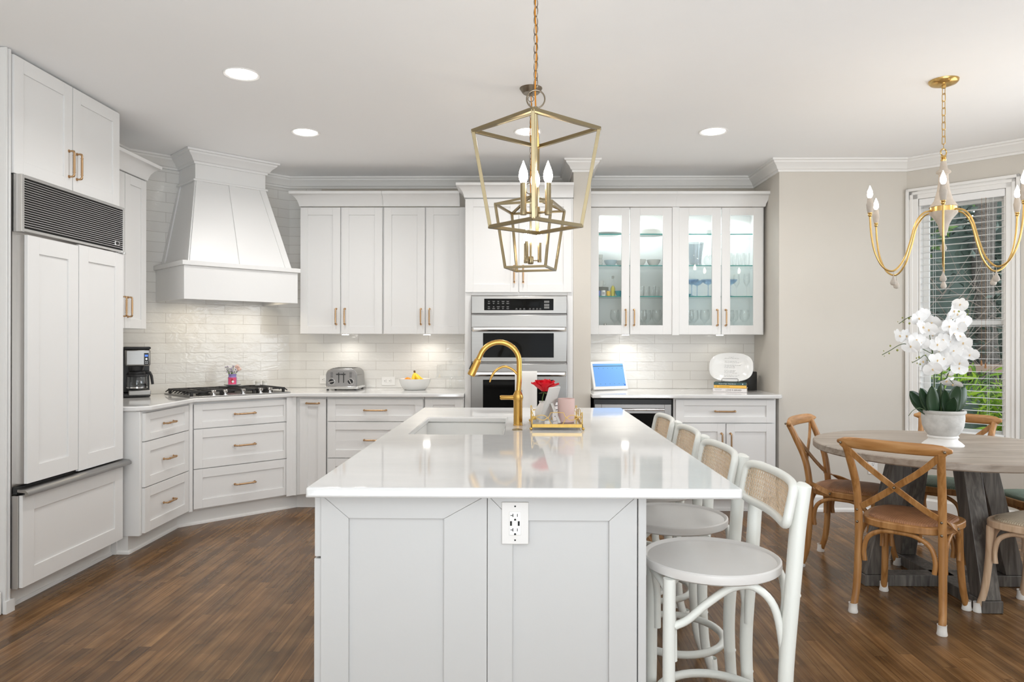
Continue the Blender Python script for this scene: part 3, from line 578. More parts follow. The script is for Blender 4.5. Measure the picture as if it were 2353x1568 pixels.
# ------------------------------------------------------------------ island
isl = thing('kitchen_island', 'long white kitchen island with panelled end facing the camera', 'island', (-.12, 3.15, 0))
IX = .12; IY = -3.15
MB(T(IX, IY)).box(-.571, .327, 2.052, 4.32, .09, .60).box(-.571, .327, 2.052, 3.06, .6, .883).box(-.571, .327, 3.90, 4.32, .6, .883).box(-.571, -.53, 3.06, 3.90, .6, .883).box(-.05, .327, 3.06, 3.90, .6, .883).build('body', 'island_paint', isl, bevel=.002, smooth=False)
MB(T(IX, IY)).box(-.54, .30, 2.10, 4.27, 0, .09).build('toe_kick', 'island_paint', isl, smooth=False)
def mitred(b, x0, x1, z0, z1, xi0, xi1, zi0, zi1, y, th=.020, g=.0004):
    O = [(x0, z0), (x1, z0), (x1, z1), (x0, z1)]; I = [(xi0, zi0), (xi1, zi0), (xi1, zi1), (xi0, zi1)]
    for k in range(4):
        q = [O[k], O[(k+1) % 4], I[(k+1) % 4], I[k]]; cx = sum(p[0] for p in q)/4; cz = sum(p[1] for p in q)/4
        b.poly([(p[0]+(g if p[0] < cx else -g)*(1 if k % 2 == 0 else 0), p[1]+(g if p[1] < cz else -g)*(1 if k % 2 else 0)) for p in q], y, y+th, 'y')
    b.box(xi0-.01, xi1+.01, y+.009, y+th, zi0-.01, zi1+.01)
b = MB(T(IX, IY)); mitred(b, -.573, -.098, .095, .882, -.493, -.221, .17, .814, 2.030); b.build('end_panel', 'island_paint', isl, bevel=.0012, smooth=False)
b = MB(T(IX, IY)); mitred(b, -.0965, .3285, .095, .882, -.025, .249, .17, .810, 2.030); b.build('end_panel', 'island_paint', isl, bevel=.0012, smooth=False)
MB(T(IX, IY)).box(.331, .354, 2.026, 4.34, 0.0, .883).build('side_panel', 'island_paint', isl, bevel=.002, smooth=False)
for k, (ya, yb) in enumerate(((2.036, 2.60), (2.606, 3.06), (3.065, 3.90), (3.905, 4.318))):
    for z0, z1 in ((.703, .876), (.10, .697)):
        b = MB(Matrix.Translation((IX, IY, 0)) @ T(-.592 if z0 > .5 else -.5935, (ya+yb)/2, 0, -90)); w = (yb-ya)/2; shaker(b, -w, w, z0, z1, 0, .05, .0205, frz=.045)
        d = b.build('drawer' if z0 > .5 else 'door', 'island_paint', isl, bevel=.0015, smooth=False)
        h = MB(Matrix.Translation((IX, IY, 0)) @ T(-.592 if z0 > .5 else -.5935, (ya+yb)/2, 0, -90)); pull(h, 0 if z0 > .5 else w-.04, (z0+z1)/2 if z0 > .5 else .58, .14, z0 < .5, 0)
        if k: h.build('handle', 'handle_brass', d)
b = MB(); ox0, ox1, oy0, oy1 = -.600, .610, 1.972, 4.385; sx0, sx1, sy0, sy1 = -.497, -.083, 3.115, 3.820
vs = [(x, y, z) for z in (.884, .914) for x, y in ((ox0, oy0), (ox1, oy0), (ox1, oy1), (ox0, oy1), (sx0, sy0), (sx1, sy0), (sx1, sy1), (sx0, sy1))]
fs = []
for k in range(4):
    j = (k+1) % 4; fs += [(8+k, 8+j, 12+j, 12+k), (k, 4+k, 4+j, j), (k, j, 8+j, 8+k), (4+k, 12+k, 12+j, 4+j)]
b.add(vs, fs); o = b.build('island_countertop', 'quartz', bevel=.008, angle=30); o.modifiers['bevel'].segments = 4
tag(o, 'large white quartz island top with a sink cut-out', 'countertop')
sk = thing('undermount_sink', 'white undermount sink set into the island top', 'sink', (-.29, 3.4675, .70))
b = MB(T(.29, -3.4675, 0)); a0, a1, c0, c1 = sx0-.012, sx1+.012, sy0-.012, sy1+.012
b.box(a0-.01, a1+.01, c0-.01, c1+.01, -.012, 0); b.box(a0-.01, a0, c0, c1, 0, .1838); b.box(a1, a1+.01, c0, c1, 0, .1838); b.box(a0-.01, a1+.01, c0-.01, c0, 0, .1838); b.box(a0-.01, a1+.01, c1, c1+.01, 0, .1838)
b.build('basin', 'ceramic_white', sk, bevel=.004)
MB().lathe([(.001, .004), (.038, .004), (.045, .001), (.045, 0)], (0, .05, .001), 20).build('drain', 'chrome', sk)
# outlet on the island end
def outlet(name, label, loc, rz, pw, ph, usb=False, horizontal=False, decor=True):
    t = thing(name, label, 'outlet', loc, rz)
    rot = T(0, 0, 0, 0, 0, 90) if horizontal else Matrix()
    MB(rot).box(-pw/2, pw/2, -.005, 0, -ph/2, ph/2).build('cover_plate', 'outlet_plate' if usb else 'outlet_white', t, bevel=.0015)
    MB(rot).box(-.0165, .0165, -.0075, -.0045, -.033, .033).build('receptacle', 'outlet_white', t, bevel=.0008)
    b = MB(rot); y0, y1 = -.0082, -.0074
    for z in (.0225, -.0185):
        b.box(-.0075, -.0053, y0, y1, z-.004, z+.005); b.box(.0055, .0073, y0, y1, z-.0035, z+.0045)
        if usb: b.box(-.0130, -.0075, y0, y1, z-.0006, z+.0012)
        b.poly([(-.0028, z-.0143), (.0028, z-.0143), (.0028, z-.011), (.0016, z-.009), (-.0016, z-.009), (-.0028, z-.011)], y0, y1, 'y')
    if usb:
        b.box(-.0145, -.0088, y0, y1, -.0065, .0065); b.box(.0075, .013, y0, y1, -.0065, .0065)
        for z in (-.048, .048): b.cyl((0, -.0055, z), (0, -.0045, z), .0025, seg=12)
    b.build('slots', 'slot_black', t, smooth=False); return t
outlet('outlet', 'outlet with two USB ports in a large plate on the island end panel', (-.018, 2.0295, .804), 0, .076, .119, usb=True)
outlet('outlet', 'horizontal outlet on the tiles left of the fruit bowl', (-1.159, 6.189, .975), 0, .072, .116, horizontal=True)
outlet('outlet', 'horizontal outlet on the tiles half hidden behind the toaster', (-1.70, 6.189, .985), 0, .072, .116, horizontal=True)
outlet('outlet', 'white outlet low on the beige wall behind the dining table', (2.735, 5.599, .35), 0, .072, .116)
# faucet
fc = thing('kitchen_faucet', 'brushed gold gooseneck pull-down faucet at the island sink', 'faucet', (-.018, 3.46, .914))
MB().lathe([(.001, 0), (.0235, 0), (.0235, .003), (.0215, .004), (.0215, .115), (.0225, .120), (.0255, .135), (.0225, .150), (.016, .162), (.0135, .168), (.001, .168)], (0, 0, .0003), 28).build('body', 'faucet_gold', fc)
ar = .0975; pts = [(.006, 0, .16), (.006, 0, .22)]+[(.006-ar+ar*math.cos(a), 0, .305+ar*math.sin(a)) for a in [math.pi*i/18 for i in range(0, 17)]]
ex = pts[-1]; dx = Vector((pts[-1]))-Vector(pts[-2]); dx.normalize(); pts.append(tuple(Vector(ex)+dx*.02))
MB().tube([(.002, 0, .155), (.004, 0, .19)]+pts[1:], .0128, 16).build('spout', 'faucet_gold', fc)
e = Vector(pts[-1]); hd_ = MB(); hd_.tube([e, e+dx*.004, e+dx*.008, e+dx*.085, e+dx*.088], [.0125, .0160, .0172, .0195, .017], 20); sh = hd_.build('spray_head', 'faucet_gold', fc)
MB().tube([e+dx*.02+Vector((-.0195, 0, 0)), e+dx*.055+Vector((-.0195, 0, 0))], .005, 8).build('spray_button', 'black_plastic', sh)
MB().tube([(-.018, 0, .134), (-.04, 0, .134), (-.082, 0, .134), (-.087, 0, .134)], [.014, .0115, .0125, .009], 14, ry=.9).build('lever', 'faucet_gold', fc)
pts = spline([(.0, .0, .244), (-.030, 0, .272), (-.070, 0, .284), (-.108, 0, .264), (-.128, 0, .235), (-.137, 0, .208)], 5)
MB().tube(pts, [.0058]*(len(pts)-6)+[.0055, .005, .0047, .0043, .004, .0035], 10).build('filter_spout', 'faucet_gold', fc)
o = MB().lathe([(.001, .006), (.008, .007), (.010, .004), (.022, .0035), (.0245, .0005), (.0245, 0)], (-.020, 3.270, .9142), 24).build('air_switch', 'antique_brass'); tag(o, 'small round brass button on the island in front of the faucet', 'button')
# tray and what stands on it
tr = thing('mirror_tray', 'gold wire tray with a mirror base on the island', 'tray', (.162, 3.44, .914))
w, d = .118, .175
b = MB(); b.box(-w, w, -d, -d+.004, .012, .028); b.box(-w, w, d-.004, d, .012, .028); b.box(-w, -w+.004, -d, d, .012, .028); b.box(w-.004, w, -d, d, .012, .028)
b.build('rim', 'leaf_gold', tr, bevel=.0008)
MB().box(-w+.004, w-.004, -d+.004, d-.004, .014, .019).build('mirror', 'chrome', tr)
for x in (-w-.001, w+.001):
    for y in (-d-.001, d+.001): MB().sphere((x, y, .0072), .007).build('foot', 'leaf_gold', tr)
def arcs(P_, L):
    b = MB(); r = .0016; n = 3
    def a3(pts, rr=r): b.tube([P_(u, z) for u, z in pts], rr, 6)
    for s in (-1, 1):
        a3([(s*(L-.002), .028), (s*(L-.002), .075), (s*(L-.006), .082)])
        a3(spline([(s*(L-.006), .082), (s*(L-.014), .062), (s*(L*.55), .046), (s*(L*.32), .060)], 5)); a3(spline([(s*(L-.004), .028), (s*(L-.01), .055), (s*(L*.6), .069), (s*(L*.38), .058), (s*L*.22, .028)], 5))
        a3([(s*L*.32, .060), (s*L*.25, .080), (0, .082)])
    b.build('gallery_wire', 'leaf_gold', tr)
arcs(lambda u, z: (u, -d+.002, z), w); arcs(lambda u, z: (u, d-.002, z), w); arcs(lambda u, z: (-w+.002, u, z), d); arcs(lambda u, z: (w-.002, u, z), d)
t = thing('tumbler', 'matte pink ceramic tumbler on the gold tray', 'cup', (.213, 3.42, .9335))
MB().lathe([(.001, 0), (.036, 0), (.040, .004), (.041, .112), (.0395, .114), (.038, .112), (.036, .008), (.001, .008)], seg=32).build('cup', 'cup_pink', t)
t = thing('easel_frame', 'small grey photo frame seen from behind on its easel leg in the gold tray', 'picture frame', (.110, 3.40, .9335))
A = T(0, 0, .004, -118) @ T(0, 0, 0, 0, -18)
MB(A).box(-.056, .056, -.006, .004, 0, .175).build('panel', 'frame_grey', t, bevel=.001)
MB(T(0, 0, .001, -118) @ T(0, .078, .0, 0, 24)).box(-.012, .012, -.002, .002, .001, .102).build('easel_leg', 'frame_grey', t, bevel=.001)
t = thing('rose_vase', 'red rose in a small white bud vase behind the photo frame', 'flower', (.100, 3.50, .9335))
MB().lathe([(.001, 0), (.026, 0), (.034, .02), (.034, .05), (.020, .075), (.013, .085), (.016, .095), (.013, .095)], seg=24).build('vase', 'ceramic_white', t)
MB().tube([(0, 0, .06), (.002, 0, .11), (.010, 0, .140)], .0022, 8).build('stem', 'rose_green', t)
b = MB(); random.seed(5)
for ring, (n, rad, tilt, sz) in enumerate(((3, .005, 4, .026), (5, .014, 14, .032), (6, .026, 26, .036), (7, .040, 42, .038))):
    for k in range(n):
        a = 360*k/n+ring*31+random.uniform(-8, 8); tl = tilt+random.uniform(-6, 8)
        m = T(.012, 0, .142, a) @ T(rad*.35, 0, 0) @ Matrix.Rotation(R(tl), 4, 'Y'); g = []
        for i in range(6):
            v = i/5; ww = sz*math.sin(math.pi*(.12+.76*v))*.95; row = []
            for j in range(7):
                u = -1+j/3; row.append(m @ Vector((.010*(u*u)*-1+.012*v*v+random.uniform(-.0009, .0009), u*ww, v*sz*1.8)))
            g.append(row)
        vs = [p for r_ in g for p in r_]; b.add(vs, [(i*7+j, i*7+j+1, (i+1)*7+j+1, (i+1)*7+j) for i in range(5) for j in range(6)])
b.build('blossom', 'rose_red', t, angle=180)
b = MB()
for k in range(5): m = T(.010, 0, .138, 72*k, 0, 100); b.m = m; b.add([(0, -.004, 0), (0, .004, 0), (.001, .005, .02), (0, 0, .036), (.001, -.005, .02)], [(0, 1, 2, 3, 4)])
b.build('sepals', 'rose_green', t)
t = thing('greeting_card', 'white card with dark lettering leaning behind the pink tumbler', 'card', (.175, 3.49, .934))
MB(T(0, 0, 0, 50, -12)).box(-.035, .035, -.0015, .0015, 0, .088).build('card', 'card_white', t)
b = MB(T(0, 0, 0, 50, -12))
for z, a, e in ((.07, -.02, .018), (.05, -.026, .024), (.038, -.015, .02), (.02, -.02, .01)): b.box(a, e, -.0022, -.0016, z, z+.004)
b.build('lettering', 'ink', t)
t = thing('glass_vial', 'tiny clear bottle with a white label at the front of the gold tray', 'bottle', (.118, 3.300, .9335))
MB().lathe([(.001, 0), (.012, 0), (.012, .028), (.006, .034), (.006, .044), (.0045, .044), (.0045, .034), (.010, .027), (.010, .003), (.001, .003)], seg=16).build('bottle', 'glass_clear', t)
MB().lathe([(.0123, .006), (.0125, .006), (.0125, .02), (.0123, .02)], seg=16).build('label', 'card_white', t)
# ------------------------------------------------------------------ counter stools
def stool_proto():
    t = thing('counter_stool', 'x', 'stool', (0, 0, 0), 0, 'cane-back counter stools along the island')
    MB().lathe([(.001, .640), (.196, .640), (.203, .645), (.205, .655), (.204, .668), (.199, .671), (.194, .667), (.190, .662), (.12, .660), (.001, .658)], (0, 0, 0), 48).build('seat', 'stool_seat_paint', t)
    def pc(x, y, z): return Vector((x, y, z))
    posts = {}
    for s in (-1, 1):
        pts = spline([(s*.180, -.205, 0), (s*.176, -.176, .10), (s*.175, -.164, .25), (s*.175, -.164, .40), (s*.176, -.184, .66), (s*.180, -.194, .80), (s*.186, -.207, .920)], 4)
        b = MB(); b.tube(pts+[(s*.187, -.208, .925)], [.0175+.0045*min(1, i/len(pts)*1.5) for i in range(len(pts))]+[.015], 16); b.build('rear_leg', 'stool_paint', t)
    for s in (-1, 1):
        pts = spline([(s*.155, .175, 0), (s*.142, .160, .08), (s*.136, .156, .25), (s*.134, .155, .45), (s*.132, .153, .641)], 4)
        MB().tube(pts, [.0165+.002*i/len(pts) for i in range(len(pts))], 14).build('front_leg', 'stool_paint', t)
    for x, y in ((.180, -.205), (-.180, -.205), (.155, .175), (-.155, .175)):
        MB().lathe([(.001, 0), (.022, 0), (.021, .012), (.0185, .04), (.018, .05)], (x, y-.0*1, .0), 14).build('foot_cap', 'stool_paint', t)
    ring = [(.187*math.cos(a), .187*math.sin(a)*.93-.012, .222) for a in [2*math.pi*i/40 for i in range(40)]]
    MB().tube(ring, .0135, 10, closed=True).build('foot_ring', 'stool_paint', t)
    legs = [(.134, .155), (.175, -.180), (-.175, -.180), (-.134, .155)]
    for k in range(4):
        (x0, y0), (x1, y1) = legs[k], legs[(k+1) % 4]; mx, my = (x0+x1)/2, (y0+y1)/2; L = math.hypot(mx, my) or 1; ox, oy = mx/L*.022, my/L*.022
        q0 = (x0*.90, y0*.90); q1 = (x1*.90, y1*.90)
        lo0, lo1 = (.50, .34) if k in (0,) else ((.34, .50) if k == 2 else (.40, .40))
        P_ = [(q0[0], q0[1], lo0), (q0[0]*.97+ox*.3, q0[1]*.97+oy*.3, .52), ((q0[0]*.8+mx*.2)+ox*.6, (q0[1]*.8+my*.2)+oy*.6, .600), (mx+ox, my+oy, .628), ((q1[0]*.8+mx*.2)+ox*.6, (q1[1]*.8+my*.2)+oy*.6, .600), (q1[0]*.97+ox*.3, q1[1]*.97+oy*.3, .52), (q1[0], q1[1], lo1)]
        if k in (0, 2):
            A_, B_ = (q1, q0) if k == 0 else (q0, q1)      # rear leg first
            L2 = lambda f, z: (A_[0]+(B_[0]-A_[0])*f+ox*.6, A_[1]+(B_[1]-A_[1])*f+oy*.6, z)
            P_ = [L2(.0, .335), L2(.02, .46), L2(.10, .575), L2(.28, .628), L2(.48, .622), L2(.70, .575), L2(.88, .525), L2(1.0, .505)]
        MB().tube(spline(P_, 5), .0115, 10).build('bentwood_brace', 'stool_paint', t)
    # curved cane back
    def SF(u, v):        # u -1..1 across, v 0..1 up
        x = .203*u; z = .806+.116*v; y = -.152-.024*v-.026*(1-u*u)
        return Vector((x, y, z))
    per = []; n = 120; rc = .14
    for i in range(n):
        a = 2*math.pi*i/n; c_, s_ = math.cos(a), math.sin(a); p = 7.0; k = (abs(c_)**p+abs(s_)**p)**(-1/p); per.append((c_*k, .5+.5*s_*k))
    fr_ = MB().tube([SF(u, v) for u, v in per], .0130, 12, closed=True).build('back_frame', 'stool_paint', t)
    b = MB(); wd = .0008
    def ins(u, v): return (abs(u)**5+abs((v-.5)*2)**5) < (.955**5)
    def ribbon(fn, n=26, off=0):
        pts = [fn(i/n) for i in range(n+1)]; seg = []
        for q in pts+[None]:
            if q is not None and ins(*q): seg.append(q)
            else:
                if len(seg) > 1:
                    P3 = [SF(*s_)+Vector((0, off, 0)) for s_ in seg]; b.tube(P3, wd, 4)
                seg = []
    nu, nv = 28, 8
    for i in range(nv):
        v = .05+.9*(i+.5)/nv
        for dv in (-.018, .018): ribbon(lambda t_, v=v+dv: (-1+2*t_, v), off=.0006)
    for i in range(nu):
        u = -.97+1.94*(i+.5)/nu
        for du in (-.008, .008): ribbon(lambda t_, u=u+du: (u, t_), 14, -.0006)
    asp = .116/.406*2
    for i in range(-nv, nu+nv):
        u0 = -.97+1.94*i/nu
        ribbon(lambda t_, u0=u0: (u0+t_*asp, t_), 14, .0016); ribbon(lambda t_, u0=u0: (u0+asp-t_*asp, t_), 14, -.0016)
    b.build('cane_panel', 'cane', t, smooth=False)
    for s in (-1, 1):
        for z, y in ((.61, -.201), (.235, -.183)): MB().sphere((s*.176, y, z), .006, sy=.6).build('screw', 'rubber_white', t)
    return t
sp0 = stool_proto()
SL = ['white counter stool with cane back, nearest the camera', 'white counter stool with cane back, second from the camera', 'white counter stool with cane back, third from the camera', 'white counter stool with cane back, farthest from the camera']
for i, (x, y, rz) in enumerate(((.578, 2.185, 90), (.566, 2.695, 91), (.570, 3.215, 89), (.570, 3.745, 90))):
    o = sp0 if i == 0 else copy_tree(sp0); o.location = (x, y, 0); o.rotation_euler = (0, 0, R(rz)); o['label'] = SL[i]
# ------------------------------------------------------------------ dining table
TC = (2.29, 3.93)
tb = thing('dining_table', 'round grey-brown wooden dining table on four dark slanted legs', 'table', (*TC, 0))
MB().lathe([(.001, .720), (.638, .720), (.645, .726), (.645, .755), (.640, .760), (.001, .760)], seg=96).build('tabletop', 'table_grey', tb, angle=30)
for k in range(4):
    b = MB(T(0, 0, 0, 90*k)); p = [(.325, .062), (.428, .062), (.262, .7195), (.165, .7195)]
    b.poly([(x, z) for x, z in p], -.045, .045, 'y'); b.build('leg', 'table_leg_grey', tb, bevel=.003, smooth=False)
for k in range(2): MB(T(0, 0, 0, 90*k)).box(-.435, .435, -.05, .05, .001+.0003*k, .0605).build('base_beam', 'table_leg_grey', tb, bevel=.003, smooth=False)
for k in range(2): MB(T(0, 0, 0, 90*k)).box(-.34, .34, -.05, .05, .672, .7190-.0004*k).build('top_beam', 'table_leg_grey', tb, bevel=.003, smooth=False)
# ------------------------------------------------------------------ bistro chairs
def chair_proto(seat_mat, wood='chair_oak', rail='chair_oak_rail'):
    t = thing('dining_chair', 'x', 'chair', (0, 0, 0), 0, 'bentwood chairs around the round table')
    pst = {}
    for s in (-1, 1):
        pts = spline([(s*.192, -.225, .012), (s*.187, -.195, .12), (s*.183, -.182, .30), (s*.182, -.182, .46), (s*.186, -.205, .62), (s*.197, -.262, .76), (s*.205, -.292, .825)], 5)
        MB().tube(pts, [.0165+.002*math.sin(i/len(pts)*3) for i in range(len(pts))], 14).build('rear_leg', wood, t)
        pts = spline([(s*.190, .205, .012), (s*.178, .180, .12), (s*.170, .165, .28), (s*.168, .160, .43)], 5)
        MB().tube(pts, [.0155+.003*i/len(pts) for i in range(len(pts))], 14).build('front_leg', wood, t)
    for x, y in ((.192, -.227), (-.192, -.227), (.190, .206), (-.190, .206)):
        MB().lathe([(.001, 0), (.021, 0), (.023, .004), (.020, .02), (.0195, .045), (.0205, .047), (.018, .047)], (x, y, 0), 16).build('foot_sock', 'rubber_white', t)
    def outline(k=1.0, n=48):
        pts = []
        for i in range(n):
            a = 2*math.pi*i/n; c_, s_ = math.cos(a), math.sin(a); p = 3.4; q = (abs(c_)**p+abs(s_)**p)**(-1/p)
            y = .205*s_*q; x = (.205+.022*(y/.2))*c_*q; pts.append((x*k, y*k-.002))
        return pts
    MB().poly(outline(), .428, .462).build('seat_frame', wood, t, bevel=.005)
    b = MB(); rings = []
    for k, z in ((.88, .462), (.87, .470), (.80, .476), (.55, .482), (.2, .485), (.01, .485)): rings.append([(x, y, z) for x, y in outline(k)])
    b.loft(rings, caps=False); b.build('seat', seat_mat, t, angle=180)
    # curved top rail, flat bentwood board
    pts = []; rz_ = []
    for i in range(15):
        u = -1+2*i/14; pts.append((.245*u, -.318+.035*u*u, .838)); rz_.append(.0285*math.sqrt(max(.10, 1-abs(u)**8)))
    b = MB(); rings = []
    for i, p in enumerate(pts):
        u = -1+2*i/14; q = []
        for j in range(14):
            a = 2*math.pi*j/14; q.append((p[0], p[1]+.012*math.cos(a)-.35*rz_[i]*math.sin(a)*.6, p[2]+rz_[i]*math.sin(a)))
        rings.append(q)
    b.loft(rings); b.build('top_rail', rail, t, angle=80)
    # crossed flat straps
    for s in (-1, 1):
        oy = .0045*s
        ctr = spline([(s*.222, -.302, .835), (s*.12, -.270+oy, .735), (0, -.246+oy, .640), (-s*.11, -.218+oy, .556), (-s*.172, -.190, .512), (-s*.205, -.130, .478), (-s*.212, -.060, .452)], 5)
        n = len(ctr); rings = []
        for i, p in enumerate(ctr):
            tn = (ctr[min(i+1, n-1)]-ctr[max(i-1, 0)]).normalized(); f = max(0, (i/(n-1)-.62)/.38)
            N = Vector((0, 1, .25))*(1-f)+Vector((-s, .15, .0))*f; N = (N-tn*N.dot(tn)).normalized(); Wd = tn.cross(N)
            hw = .0145; th = .0032; rings.append([p+Wd*hw+N*th, p-Wd*hw+N*th, p-Wd*hw-N*th, p+Wd*hw-N*th])
        MB().loft(rings).build('cross_strap', wood, t, bevel=.001, angle=30)
    b = MB()
    for c_ in ((.222, -.310, .835), (-.222, -.310, .835), (0, -.255, .640), (.183, -.202, .50), (-.183, -.202, .50), (.183, -.200, .44), (-.183, -.200, .44), (.216, -.062, .452), (-.216, -.062, .452)): b.sphere(c_, .0065, seg=8, rings=6)
    b.build('screws', 'antique_bronze', t)
    legs = [(.168, .162), (.182, -.182), (-.182, -.182), (-.168, .162)]
    for k in range(4):
        (x0, y0), (x1, y1) = legs[k], legs[(k+1) % 4]; mx, my = (x0+x1)/2, (y0+y1)/2; L = math.hypot(mx, my); ox, oy = mx/L*.012, my/L*.012
        def lp(f, z): return (x0+(x1-x0)*f+ox*.5, y0+(y1-y0)*f+oy*.5, z)
        P_ = [lp(.085, .255), lp(.075, .31), lp(.13, .375), lp(.30, .412), lp(.5, .418), lp(.70, .412), lp(.87, .375), lp(.925, .31), lp(.915, .255)]
        MB().tube(spline(P_, 5), .0115, 10).build('bentwood_brace', wood, t)
    return t
cha = chair_proto('rattan_brown')
def setchair(o, x, y, fx, fy, label):
    o.location = (x, y, 0); o.rotation_euler = (0, 0, math.atan2(fy, fx)-math.pi/2); o['label'] = label
def recol(root, mp):
    for c in root.children:
        nm = c.data.materials[0].name
        if nm in mp: c.data = c.data.copy(); c.data.materials[0] = M[mp[nm]]
setchair(cha, 1.916, 3.536, .70, .714, 'honey-brown bentwood chair with crossed back, nearest the camera at the round table')
o = copy_tree(cha); setchair(o, 1.945, 4.235, .78, -.62, 'honey-brown bentwood chair left of the round table, seen from the side by the wall')
o = copy_tree(cha); setchair(o, 2.50, 3.434, -.47, .88, 'pale bentwood chair cut off by the right edge, its seat woven tan'); recol(o, {'rattan_brown': 'rattan_tan', 'chair_oak': 'chair_oak_pale'})
o = copy_tree(cha); setchair(o, 2.565, 4.39, -.73, -.70, 'bentwood chair behind the potted orchid, its top rail in front of the window'); recol(o, {'rattan_brown': 'rattan_reflected_green'})
o = copy_tree(cha); setchair(o, 2.88, 3.98, -1, -.05, 'bentwood chair with greenish light coloured into its seat at the far right behind the table legs'); recol(o, {'rattan_brown': 'rattan_reflected_green'})
# ------------------------------------------------------------------ lantern pendants
def link(b, c, h, w, r, ang, seg=6, rect=False):
    pts = []
    for i in range(16):
        a = 2*math.pi*i/16; x, z = w*math.cos(a), h*math.sin(a)
        if rect: x = w*max(-1, min(1, 1.35*math.cos(a))); z = h*max(-1, min(1, 1.15*math.sin(a)))
        pts.append((c[0]+x*math.cos(ang), c[1]+x*math.sin(ang), c[2]+z))
    b.tube(pts, r, seg, closed=True)
BULB = [(.001, 0), (.010, .002), (.0145, .012), (.0165, .024), (.0145, .040), (.009, .056), (.0035, .070), (.001, .078)]
def lantern(label, x, y, th):
    t = thing('lantern_pendant', label, 'pendant light', (x, y, 2.743), 0, 'brass lantern pendants over the island')
    z0, z1, zh = 1.729-2.743, 2.072-2.743, 2.135-2.743
    MB().lathe([(.001, -.030), (.044, -.030), (.048, -.026), (.0635, -.003), (.0635, 0)], seg=32).build('canopy', 'antique_bronze', t, angle=30)
    b = MB(); b.cyl((0, 0, -.028), (0, 0, -.045), .008, .006); b.tube([(.016*math.cos(a), 0, -.060+.016*math.sin(a)) for a in [math.pi*i/10 for i in range(20)]], .0022, 8, closed=True); b.build('canopy_loop', 'antique_bronze', t)
    b = MB(); z = -.092; k = 0
    while z > zh+.085+.03: link(b, (0, 0, z), .0185, .0090, .0016, math.pi/4+math.pi/2*(k % 2)); z -= .0322; k += 1
    link(b, (0, 0, z+.004), .0200, .0090, .0016, math.pi/4+math.pi/2*(k % 2)); b.build('chain', 'antique_bronze', t)
    MB().tube(spline([(0, 0, -.03), (.003, .002, -.12), (-.003, -.001, -.25), (.003, 0, -.36), (-.002, 0, zh+.09), (0, 0, zh+.01)], 6), .0030, 7).build('cord', 'amber_cord', t)
    MB().tube([(.032*math.cos(a), -.004, zh+.044+.032*math.sin(a)) for a in [math.pi*i/20 for i in range(40)]], .0028, 8, closed=True).build('hanging_ring', 'antique_bronze', t)
    ct = [(.2235*math.cos(R(th+90*k)), .2235*math.sin(R(th+90*k)), z1) for k in range(4)]; cb = [(.162*math.cos(R(th+90*k)), .162*math.sin(R(th+90*k)), z0) for k in range(4)]
    b = MB(); q = .0062
    for k in range(4):
        for A_, B_ in ((ct[k], ct[(k+1) % 4]), (cb[k], cb[(k+1) % 4]), (ct[k], cb[k]), ((0, 0, zh), ct[k])):
            a_, b_ = Vector(A_), Vector(B_); dd = (b_-a_).normalized(); u = Vector((0, 0, 1)) if abs(dd.z) < .8 else Vector((math.cos(R(th+90*k)), math.sin(R(th+90*k)), 0)); u = (u-dd*u.dot(dd)).normalized(); w_ = dd.cross(u)
            ex_ = q*.7 if A_[2] == B_[2] else 0
            b.loft([[p+u*q*i+w_*q*j for i, j in ((1, 1), (-1, 1), (-1, -1), (1, -1))] for p in (a_-dd*ex_, b_+dd*ex_)])
    b.build('cage_frame', 'antique_brass', t, bevel=.0008, smooth=False)
    b = MB(); b.lathe([(.001, zh+.018), (.007, zh+.018), (.0075, zh-.002), (.010, zh-.006), (.006, zh-.012), (.006, z0+.070), (.015, z0+.068), (.0165, z0+.062), (.0165, z0+.030), (.014, z0+.026), (.001, z0+.024)], seg=20); b.build('stem', 'antique_brass', t)
    for k, a in enumerate((-150+th*0, -30, 90)):
        aa = R(a + (th+3 if abs(th) > 10 else 0)); cx, cy = .050*math.cos(aa), .050*math.sin(aa)
        c_ = MB(); c_.cyl((cx*.25, cy*.25, z0+.046), (cx, cy, z0+.046), .0035, seg=8); c_.lathe([(.001, z0+.036), (.0115, z0+.036), (.0115, z0+.054), (.0105, z0+.056), (.0105, z0+.148), (.001, z0+.148)], (cx, cy, 0), 16)
        c_ = c_.build('candle_arm', 'antique_brass', t); MB().lathe([(r*1.0, z) for r, z in BULB], (cx, cy, z0+.1482), 14).build('bulb', 'bulb_glow', c_, angle=180)
    return t
lantern('larger-looking brass cage lantern pendant nearest the camera', .048, 2.533, -3.4)
lantern('farther brass cage lantern pendant hanging behind and below the near one', .049, 4.01, 29)
# ------------------------------------------------------------------ chandelier
ch = thing('chandelier', 'six-arm gold chandelier with whitewashed wooden column and teardrop beads', 'chandelier', (2.29, 3.91, 0))
MB().lathe([(.001, 2.712), (.030, 2.712), (.062, 2.722), (.072, 2.732), (.074, 2.7425), (.001, 2.7425)], seg=32).build('canopy', 'chandelier_gold', ch)
b = MB(); b.cyl((0, 0, 2.70), (0, 0, 2.715), .010, .012); z = 2.688; k = 0
while z > 2.40: link(b, (0, 0, z), .022, .0095, .0022, math.pi/2*(k % 2)+.35, 6, True); z -= .0385; k += 1
b.tube([(0, 0, z+.02), (0, 0, 2.372)], .002, 6); b.build('chain', 'chandelier_gold', ch)
MB().tube([(.019*math.cos(a), .006*math.cos(a), 2.352+.019*math.sin(a)) for a in [math.pi*i/14 for i in range(28)]], .0035, 8, closed=True).lathe([(.001, 2.334), (.013, 2.334), (.014, 2.322), (.010, 2.318), (.015, 2.312), (.013, 2.303), (.001, 2.303)], seg=20).build('top_loop', 'chandelier_gold', ch)
